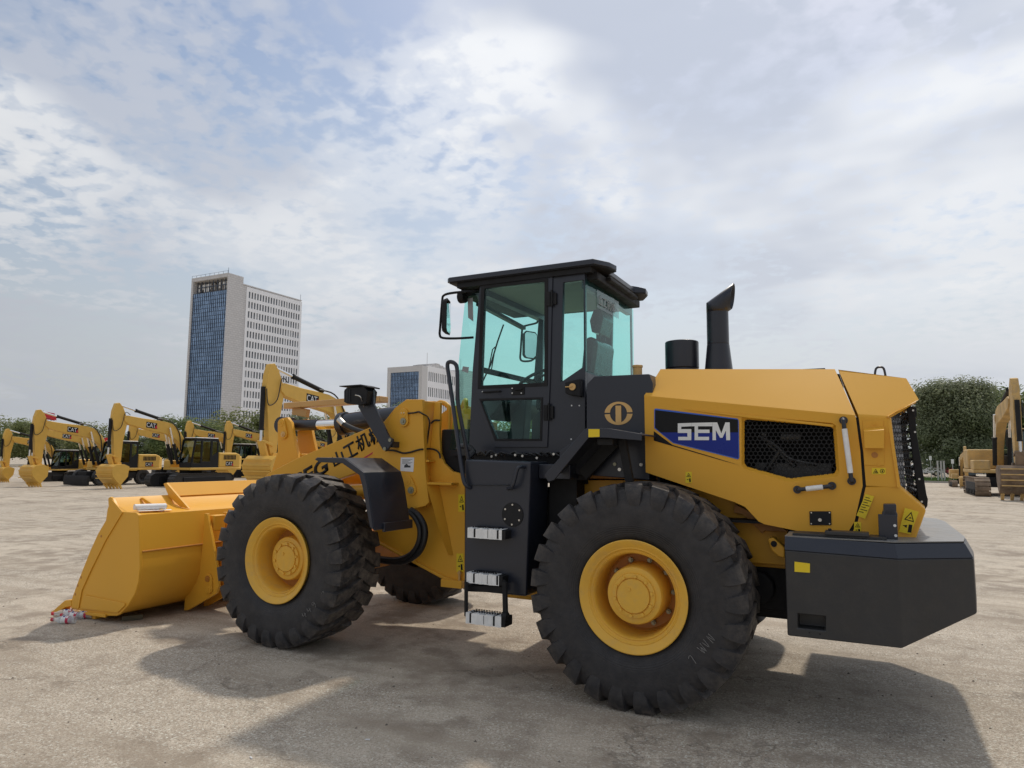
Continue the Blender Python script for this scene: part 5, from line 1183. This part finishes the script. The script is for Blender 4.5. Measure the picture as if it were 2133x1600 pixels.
# ================================================================== flags far left
for k, (px, py, lb_) in enumerate(((90, 858, 'red flag on the left of two poles behind the excavators'), (101, 862, 'smaller red flag on the right of two poles behind the excavators'))):
    d = ray(px, py); p = CAM+d*(95/d.dot(fw))
    fl_ = MB().cyl((p.x, p.y, 0), (p.x, p.y, p.z+.2), .05, n=8).build('flag_pole', M['steel']); tag(fl_, lb_, 'flag', 'red flags behind the excavators')
    f2 = MB(); W = 1.6-.5*k; H = 1.0-.3*k; dr_ = Vector((rt.x, rt.y, 0)).normalized()
    for i in range(9):
        for j in (0, 1): b_ = Vector((p.x, p.y, p.z))+dr_*(W*i/8)+Vector((-dr_.y, dr_.x, 0))*(.15*math.sin(i*1.1))+Vector((0, 0, -j*H-.12*i/8*i/4)); f2.v.append(tuple(b_))
    for i in range(8): f2.f.append((2*i, 2*i+1, 2*i+3, 2*i+2))
    f2.build('flag_cloth', M['flagred'], fl_)

# ================================================================== towers
def facade_mat(name, base, sc):
    m = bpy.data.materials.new(name); m.use_nodes = True; t = m.node_tree; b = t.nodes['Principled BSDF']
    c = N(t, 'ShaderNodeTexCoord').outputs['Object']; s_ = N(t, 'ShaderNodeSeparateXYZ'); L(t, c, s_.inputs[0])
    cb_ = N(t, 'ShaderNodeCombineXYZ'); L(t, math_n(t, 'ADD', s_.outputs[0], s_.outputs[1]), cb_.inputs[0]); L(t, s_.outputs[2], cb_.inputs[1])
    br = N(t, 'ShaderNodeTexBrick'); L(t, cb_.outputs[0], br.inputs['Vector']); br.inputs['Scale'].default_value = 1.0; br.inputs['Brick Width'].default_value = sc; br.inputs['Row Height'].default_value = sc*.55
    br.inputs['Mortar Size'].default_value = .06; br.inputs['Color1'].default_value = (*[x*.92 for x in base], 1); br.inputs['Color2'].default_value = (*base, 1); br.inputs['Mortar'].default_value = (*[x*.6 for x in base], 1)
    L(t, br.outputs[0], b.inputs['Base Color']); b.inputs['Roughness'].default_value = .7; return m
stone = facade_mat('stone_cladding', (.64, .625, .615), 2.2)
white_f = mat('white_facade', (.88, .88, .89), .6, var=.04, vscale=.1)
wing = mat('window_glass_far', (.10, .115, .13), .15, var=.5, vscale=.35)
pane_m = mat('curtain_glass', (.26, .38, .56), .14, var=.30, vscale=.22, metal=.55, spec=.8)
mull = mat('mullion', (.05, .07, .11), .4)
def curtain(parent, x0, x1, y, z0, z1, nx, nz, seed):
    t = MB(); rn = random.Random(seed); dx_ = (x1-x0)/nx; dz_ = (z1-z0)/nz
    for i in range(nx):
        for j in range(nz):
            a = rn.gauss(0, .02); b = rn.gauss(0, .02); xx, zz = x0+i*dx_, z0+j*dz_
            t.add([(xx, y+a+b, zz), (xx+dx_, y-a+b, zz), (xx+dx_, y-a-b, zz+dz_), (xx, y+a-b, zz+dz_)], [(0, 1, 2, 3)])
    tag(t.build('glass_panes', pane_m, parent, smooth=False), kind='stuff')
    m_ = MB()
    for i in range(nx+1): m_.box(x0+i*dx_-.09, x0+i*dx_+.09, y-.25, y+.05, z0, z1)
    for j in range(nz+1): m_.box(x0, x1, y-.2, y+.05, z0+j*dz_-.08, z0+j*dz_+.08)
    tag(m_.build('mullions', mull, parent, smooth=False), kind='stuff')
blind = mat('window_blind', (.34, .35, .36), .4, var=.3, vscale=.5)
def window_face(parent, x, y0, y1, z0, z1, nc, nr, ww, hh, thick=.5):
    """white wall facing +x with real openings and a glass pane in each"""
    dy = (y1-y0)/nc; dz = (z1-z0)/nr
    w = MB()
    for i in range(nc+1):
        a = y0+i*dy-dy*.5+ww/2 if i else y0-1.2; b = y0+i*dy+dy*.5-ww/2 if i < nc else y1+1.2
        w.box(x-thick, x, a, b, z0-1.0, z1+1.5)
    for j in range(nr+1):
        a = z0+(j-1)*dz+dz*.5+hh/2 if j else z0-1.0; b = z0+j*dz+dz*.5-hh/2 if j < nr else z1+1.5
        for i in range(nc): w.box(x-thick, x-.03, y0+i*dy+dy*.5-ww/2, y0+i*dy+dy*.5+ww/2, a, b)
    w.build('facade', white_f, parent, smooth=False)
    pm = MB().box(-.02, .02, -ww/2, ww/2, -hh/2, hh/2); src = None
    for j in range(nr-1, -1, -1):
        for i in range(nc):
            if src is None: src = pm.build('window_pane', wing, parent, smooth=False); o = src
            else: o = src.copy(); col.objects.link(o)
            if random.random() < .13: o.material_slots[0].link = 'OBJECT'; o.material_slots[0].material = blind
            o.location = (x-.32, y0+(i+.5)*dy, z0+(j+.5)*dz); o.rotation_euler = (0, 0, random.gauss(0, .01))
tw1 = thing('office_tower', (-319, 275, 0), 'tall office tower with blue glass front and white windowed side', 'building')
x0, x1, y0, zt1 = -334.5, -305.0, 251.9, 101.2
fr = MB().box(x0, x0+1.5, y0, y0+10.5, 0, zt1).box(x1-.5, x1, y0, y0+10.5, 0, zt1).box(x0+1.5, x1-.5, y0, y0+10.5, zt1-2.2, zt1).box(x0+1.5, x1-.5, y0+9, y0+10.5, 0, zt1-2.2)
fr.build('stone_frame', stone, tw1, smooth=False)
curtain(tw1, x0+1.5, x1-.5, y0+.7, 2, 92, 18, 40, 1)
bg_ = MB()
for i in range(9): bg_.box(x0+2.4+i*3.2, x0+2.7+i*3.2, y0+2.2, y0+2.6, 92, zt1-2.2)
bg_.box(x0+2.4, x1-1.2, y0+2.2, y0+2.5, 95.5, 95.9).build('crown_grid', mull, tw1, smooth=False)
sh2 = MB()
for i in range(17): 
    if random.random() < .6: sh2.box(x0+2.8+i*1.5, x0+3.9+i*1.5, y0+2.7, y0+2.8, 93.0+random.random()*3, 97.5)
sh2.build('crown_panels', M['whitepaint'], tw1, smooth=False)
MB().box(x1-30, x1-1.1, y0+10.5, 308, 0, 97.0).build('main_block', white_f, tw1, smooth=False)
MB().box(x1-3.5, x1-.6, y0+10.5, y0+13.3, 0, 96.6).build('shadow_joint', stone, tw1, smooth=False)
window_face(tw1, x1-.4, y0+14.6, 307.0, 10.5, 95.0, 20, 15, 1.15, 3.7)
rl_ = MB().box(x1-30, x1-.4, y0+11, 308, 97.0, 97.6).box(x1-22, x1-8, 272, 284, 97.6, 99.5).box(x1-20, x1-6, 290, 300, 97.6, 99.0)
rl_.build('roof_plant', stone, tw1, smooth=False)
ra_ = MB()
for i in range(9): ra_.box(x0+i*3.6, x0+i*3.6+.12, y0+.2, y0+.32, zt1, zt1+1.3)
ra_.box(x0, x1, y0+.2, y0+.3, zt1+1.2, zt1+1.32).cyl((x1-.5, y0+.5, zt1), (x1-.5, y0+.5, zt1+3), .1, n=6).cyl((x1-.6, 307, 97.6), (x1-.6, 307, 101), .1, n=6).build('roof_railing', mull, tw1, smooth=False)

tw2 = thing('office_block', (-254, 360, 0), 'lower office block with blue glass front beside the loader cab', 'building')
x0, x1, y0, zt1 = -264.3, -238.0, 342.0, 57.5
MB().box(x0, x0+2.6, y0, y0+10, 0, zt1).box(x1-2.4, x1, y0, y0+6, 0, zt1).box(x0+2.6, x1-2.4, y0, y0+10, zt1-3.5, zt1).box(x0+2.6, x1-2.4, y0+5, y0+10, 0, zt1-3.5).build('stone_frame', mat('pale_stone', (.62, .61, .60), .7), tw2, smooth=False)
curtain(tw2, x0+2.6, x1-2.4, y0+.7, 2, zt1-3.5, 18, 22, 2)
MB().box(x1-28, x1-.9, y0+6, 392, 0, 57.5).build('main_block', white_f, tw2, smooth=False)
window_face(tw2, x1-.2, y0+7, 385, 8, 56.5, 17, 5, 1.2, 5.8)
rp2 = MB()
for i in range(6): rp2.box(x1-14-i*1.2, x1-2+i*.2, 352+i*4, 356+i*4, zt1-1, zt1+3.6-abs(i-2)*.8)
rp2.cyl((x1-6, 356, zt1), (x1-6, 356, zt1+10), .15, n=6).cyl((x1-3, 392, 57), (x1-3, 392, 68), .15, n=6).box(x1-14, x1+3, 386, 400, 0, 60).build('roof_plant', stone, tw2, smooth=False)

# ================================================================== trees
bark = mat('bark', (.10, .08, .06), .9, bump=.4, bscale=8)
def leaf_mat(name, a, b):
    m = bpy.data.materials.new(name); m.use_nodes = True; t = m.node_tree; p = t.nodes['Principled BSDF']
    c = N(t, 'ShaderNodeTexCoord').outputs['Object']
    cc = mix(t, ramp(t, noise(t, c, 1.1, 4), [(.35, 0.0), (.65, 1.0)]), a, b)
    L(t, cc, p.inputs['Base Color']); p.inputs['Roughness'].default_value = .55; p.inputs['Specular IOR Level'].default_value = .3
    tr = N(t, 'ShaderNodeBsdfTranslucent'); L(t, cc, tr.inputs[0]); mx = N(t, 'ShaderNodeMixShader'); mx.inputs[0].default_value = .5
    out = [n for n in t.nodes if n.type == 'OUTPUT_MATERIAL'][0]; L(t, p.outputs[0], mx.inputs[1]); L(t, tr.outputs[0], mx.inputs[2]); L(t, mx.outputs[0], out.inputs[0]); return m
LM = [leaf_mat('camphor_leaves', (.12, .165, .055), (.22, .265, .095)), leaf_mat('olive_leaves', (.15, .18, .07), (.26, .28, .12)), leaf_mat('dark_leaves', (.19, .215, .125), (.29, .315, .19))]
def tree_meshes(h, w, seed, leaves, lsz, ci, ncl=26, low=.22):
    rn = random.Random(seed); cr = MB(); tk_ = MB(); zb = h*low
    tk_.tube([(0, 0, 0), (rn.gauss(0, .05), rn.gauss(0, .05), h*.2), (rn.gauss(0, .1), rn.gauss(0, .1), h*.45), (0, 0, h*.75)], [h*.032, h*.026, h*.018, h*.006], 8)
    cl = []
    for k in range(ncl):
        th = rn.random()*6.283; rr = (w/2)*.72*math.sqrt(rn.random()); z = zb+(h-zb)*(.14+.76*rn.random())
        f = math.sqrt(max(.05, 1-((z-(zb+(h-zb)*.45))/((h-zb)*.62))**2)); rr *= f
        cl.append((rr*math.cos(th), rr*math.sin(th), z, w*(.13+.09*rn.random())))
    for x, y, z, r_ in cl[:9]: tk_.tube([(0, 0, h*.25), (x*.5, y*.5, (z+h*.3)/2), (x, y, z)], [h*.014, h*.009, h*.003], 5)
    for k in range(leaves):
        x, y, z, r_ = cl[rn.randrange(len(cl))]
        v = Vector((rn.gauss(0, 1), rn.gauss(0, 1), rn.gauss(0, 1))).normalized()*(r_*(.35+.7*rn.random()))
        v.z *= .8; c = Vector((x, y, z))+v; n_ = (v.normalized()+Vector((rn.gauss(0, .35), rn.gauss(0, .35), rn.gauss(.4, .35)))).normalized()
        a = n_.orthogonal().normalized(); a = (Matrix.Rotation(rn.random()*6.28, 3, n_) @ a); b = n_.cross(a); s = lsz*(.6+.8*rn.random())
        cr.add([c-a*s*.5, c+b*s*.32, c+a*s*.5, c-b*s*.32], [(0, 1, 2, 3)])
    me1 = tk_.build('trunk', bark, None).data
    o1 = [o for o in col.objects if o.data == me1][0]; bpy.data.objects.remove(o1)
    me = bpy.data.meshes.new('crown'); me.from_pydata(cr.v, [], cr.f); me.materials.append(LM[ci])
    return me1, me
TV = [tree_meshes(8, 8, 11, 11000, .30, 0, 40, .12), tree_meshes(8, 9, 12, 11000, .30, 1, 40, .12), tree_meshes(8, 7.5, 13, 11000, .30, 2, 40, .12)]
BIGT = tree_meshes(10.2, 10.5, 21, 80000, .22, 2, 110, .06)
def tree(p, s, mi, label, rotz, group='trees behind the yard', sx=1.0):
    e = bpy.data.objects.new('tree', None); col.objects.link(e); e.location = p; e.scale = (s*sx, s*sx, s); e.rotation_euler = (0, 0, rotz); tag(e, label, 'tree', group)
    for nm, me in zip(('trunk', 'crown'), mi): o = bpy.data.objects.new(nm, me); col.objects.link(o); o.parent = e
def tree_px(px, py_top, dist, var, label, sx=1.0):
    d = ray(px, 954+8*(px-1066)/1066); p = CAM+d*(dist/d.dot(fw)); d2 = ray(px, py_top); zt_ = (CAM+d2*(dist/d2.dot(fw))).z
    tree((p.x, p.y, 0), zt_/8.0, TV[var], label, random.random()*6, sx=sx)
left_trees = [(-40, 880, 100, 0), (15, 872, 96, 1), (62, 876, 110, 0), (120, 884, 104, 2), (185, 882, 98, 1), (262, 900, 110, 0), (320, 905, 112, 2), (365, 868, 100, 0), (412, 872, 118, 1), (452, 880, 112, 0), (512, 856, 92, 1), (560, 880, 104, 0),
              (622, 858, 108, 2), (668, 868, 112, 0), (735, 868, 104, 2), (790, 850, 125, 1), (838, 842, 120, 0), (905, 880, 120, 2), (1085, 850, 70, 1)]
where = ['cut by the left photo edge', 'at the far left behind the leftmost excavator', 'behind the red flags', 'behind the wheeled excavator boom', 'behind the red cloth', 'behind the tracked excavator arm', 'behind the tracked excavator boom',
         'at the left foot of the glass tower', 'below the glass tower front', 'below the stone edge of the tower', 'below the white tower facade, biggest of the row', 'beside the large excavator arm', 'right of the large excavator arm', 'under the large excavator boom', 'behind the loader head lamp',
         'left of the lower office block', 'at the foot of the lower office block', 'behind the loader handrail', 'seen through the lower cab door window']
for (px, py, dd, v_), wh in zip(left_trees, where): tree_px(px, py, dd, v_, 'leafy green tree '+wh, 1.25)
d = ray(1990, 960); p = CAM+d*(70/d.dot(fw)); tree((p.x, p.y, 0), .98, BIGT, 'big round dark green tree right of the loader grille', 1.0)
for px, py, dd, wh in ((2085, 812, 105, 'lighter tree behind the worn excavator'), (2140, 800, 100, 'tree at the right photo edge behind the worn excavator arm'), (2200, 830, 100, 'tree beyond the right photo edge')):
    if px < 2190: tree_px(px, py, dd, 0, wh, 1.3)

# ================================================================== verge, fence, cars on the right
gm = mat('verge_grass', (.10, .16, .035), .9, var=.4, vscale=3)
a = at(1800, 1009, 'z', 0); b = at(2250, 1006, 'z', 0)
vg = MB().add([(-5, 62, .008), (60, 62, .008), (60, 84, .008), (-5, 84, .008)], [(0, 1, 2, 3)]).build('verge', gm); tag(vg, 'green grass verge beyond the yard on the right', 'verge', kind='structure')
tf = MB(); rn = random.Random(9)
for k in range(9000):
    x = rn.uniform(-2, 24); y = 62+rn.random()**2*18; h_ = .10+.22*rn.random(); a_ = rn.random()*3.14; dx_, dy_ = math.cos(a_)*.05, math.sin(a_)*.05
    tf.add([(x-dx_, y-dy_, 0), (x+dx_, y+dy_, 0), (x+rn.gauss(0, .06), y+rn.gauss(0, .06), h_)], [(0, 1, 2)])
tag(tf.build('grass_tufts', gm, smooth=False), 'short grass blades on the verge', 'grass', kind='stuff')
kb = MB().box(-5, 60, 61.7, 62.0, 0, .14).build('kerb', mat('kerb_concrete', (.32, .30, .27), .8)); tag(kb, 'low concrete kerb along the verge', 'kerb', kind='structure')
post_m = mat('fence_post_grey', (.42, .42, .40), .6)
for px, lb_ in ((1954, 'left grey post in the group of three on the verge'), (1961, 'middle grey post in the group of three on the verge'), (1967, 'right grey post in the group of three on the verge')):
    p = at(px, 985, 'y', 63); tag(MB().cyl((p.x, 63, 0), (p.x, 63, 1.75), .07, n=10).cyl((p.x, 63, 1.75), (p.x, 63, 1.80), .085, n=10).build('fence_post', post_m), lb_, 'post', 'grey posts on the verge')
for px, py, Y_, lb_ in ((1938, 955, 66, 'white marker sign left of the grey posts'), (1984, 962, 64, 'white marker sign beside the mini excavator')):
    p = at(px, py, 'y', Y_); e = MB().box(p.x-.10, p.x+.10, Y_-.02, Y_+.02, p.z-.16, p.z+.2).build('marker_sign', M['whitepaint'], bevel=.01); tag(e, lb_, 'sign', 'white marker signs')
    MB().cyl((p.x, Y_+.05, 0), (p.x, Y_+.05, p.z+.1), .03, n=8).build('sign_post', post_m, e)
def car(px, Y, body, label, heading=0):
    p = at(px, 975, 'y', Y); e = bpy.data.objects.new('parked_car', None); col.objects.link(e); e.location = (p.x, Y, 0); e.rotation_euler = (0, 0, heading); tag(e, label, 'car', 'cars parked beyond the verge')
    sec = [(-2.15, .35), (-2.2, .75), (-2.1, .95), (-1.55, 1.02), (-.95, 1.43), (.35, 1.46), (1.05, 1.05), (1.95, .92), (2.15, .75), (2.15, .35)]
    o = MB().prism(sec, -.85, .85, 'y').build('body', body, None, bevel=.08, segs=3); o.parent = e
    for sg in (-1, 1):
        g_ = MB().prism([(-1.40, 1.02), (-.90, 1.36), (-.25, 1.38), (-.25, 1.02)], sg*.851-.006, sg*.851+.006, 'y').prism([(-.18, 1.02), (-.18, 1.38), (.30, 1.38), (.88, 1.02)], sg*.851-.006, sg*.851+.006, 'y').build('side_windows', wing, None); g_.parent = e
        for x in (-1.35, 1.35):
            w = MB().lathe([(-.1, .2), (-.11, .28), (-.08, .32), (.08, .32), (.11, .28), (.1, .2)], (x, sg*.78, .32), 24).build('wheel', M['rubber'], None); w.parent = e
            r_ = MB().cyl((x, sg*.80-.06, .32), (x, sg*.80+.085, .32), .2, n=16).build('wheel_rim', M['steel'], None); r_.parent = w
    for x, m_, nm in ((-2.17, 'red', 'tail_lamp'), (2.13, 'lamp', 'headlight')):
        for sg in (-.6, .6): l_ = MB().box(x-.04, x+.04, sg-.15, sg+.15, .70, .82).build(nm, M[m_], None, bevel=.02); l_.parent = e
car(1922, 90, mat('car_white', (.72, .73, .74), .25, coat=.5), 'white car parked beyond the verge beside the loader grille')
car(1972, 96, mat('car_red', (.30, .02, .06), .25, coat=.5), 'dark red car parked under the big tree')
car(1952, 104, mat('car_silver', (.55, .56, .58), .25, coat=.5), 'pale car parked between the white and red cars')
# white van and low wall far behind the excavators on the left
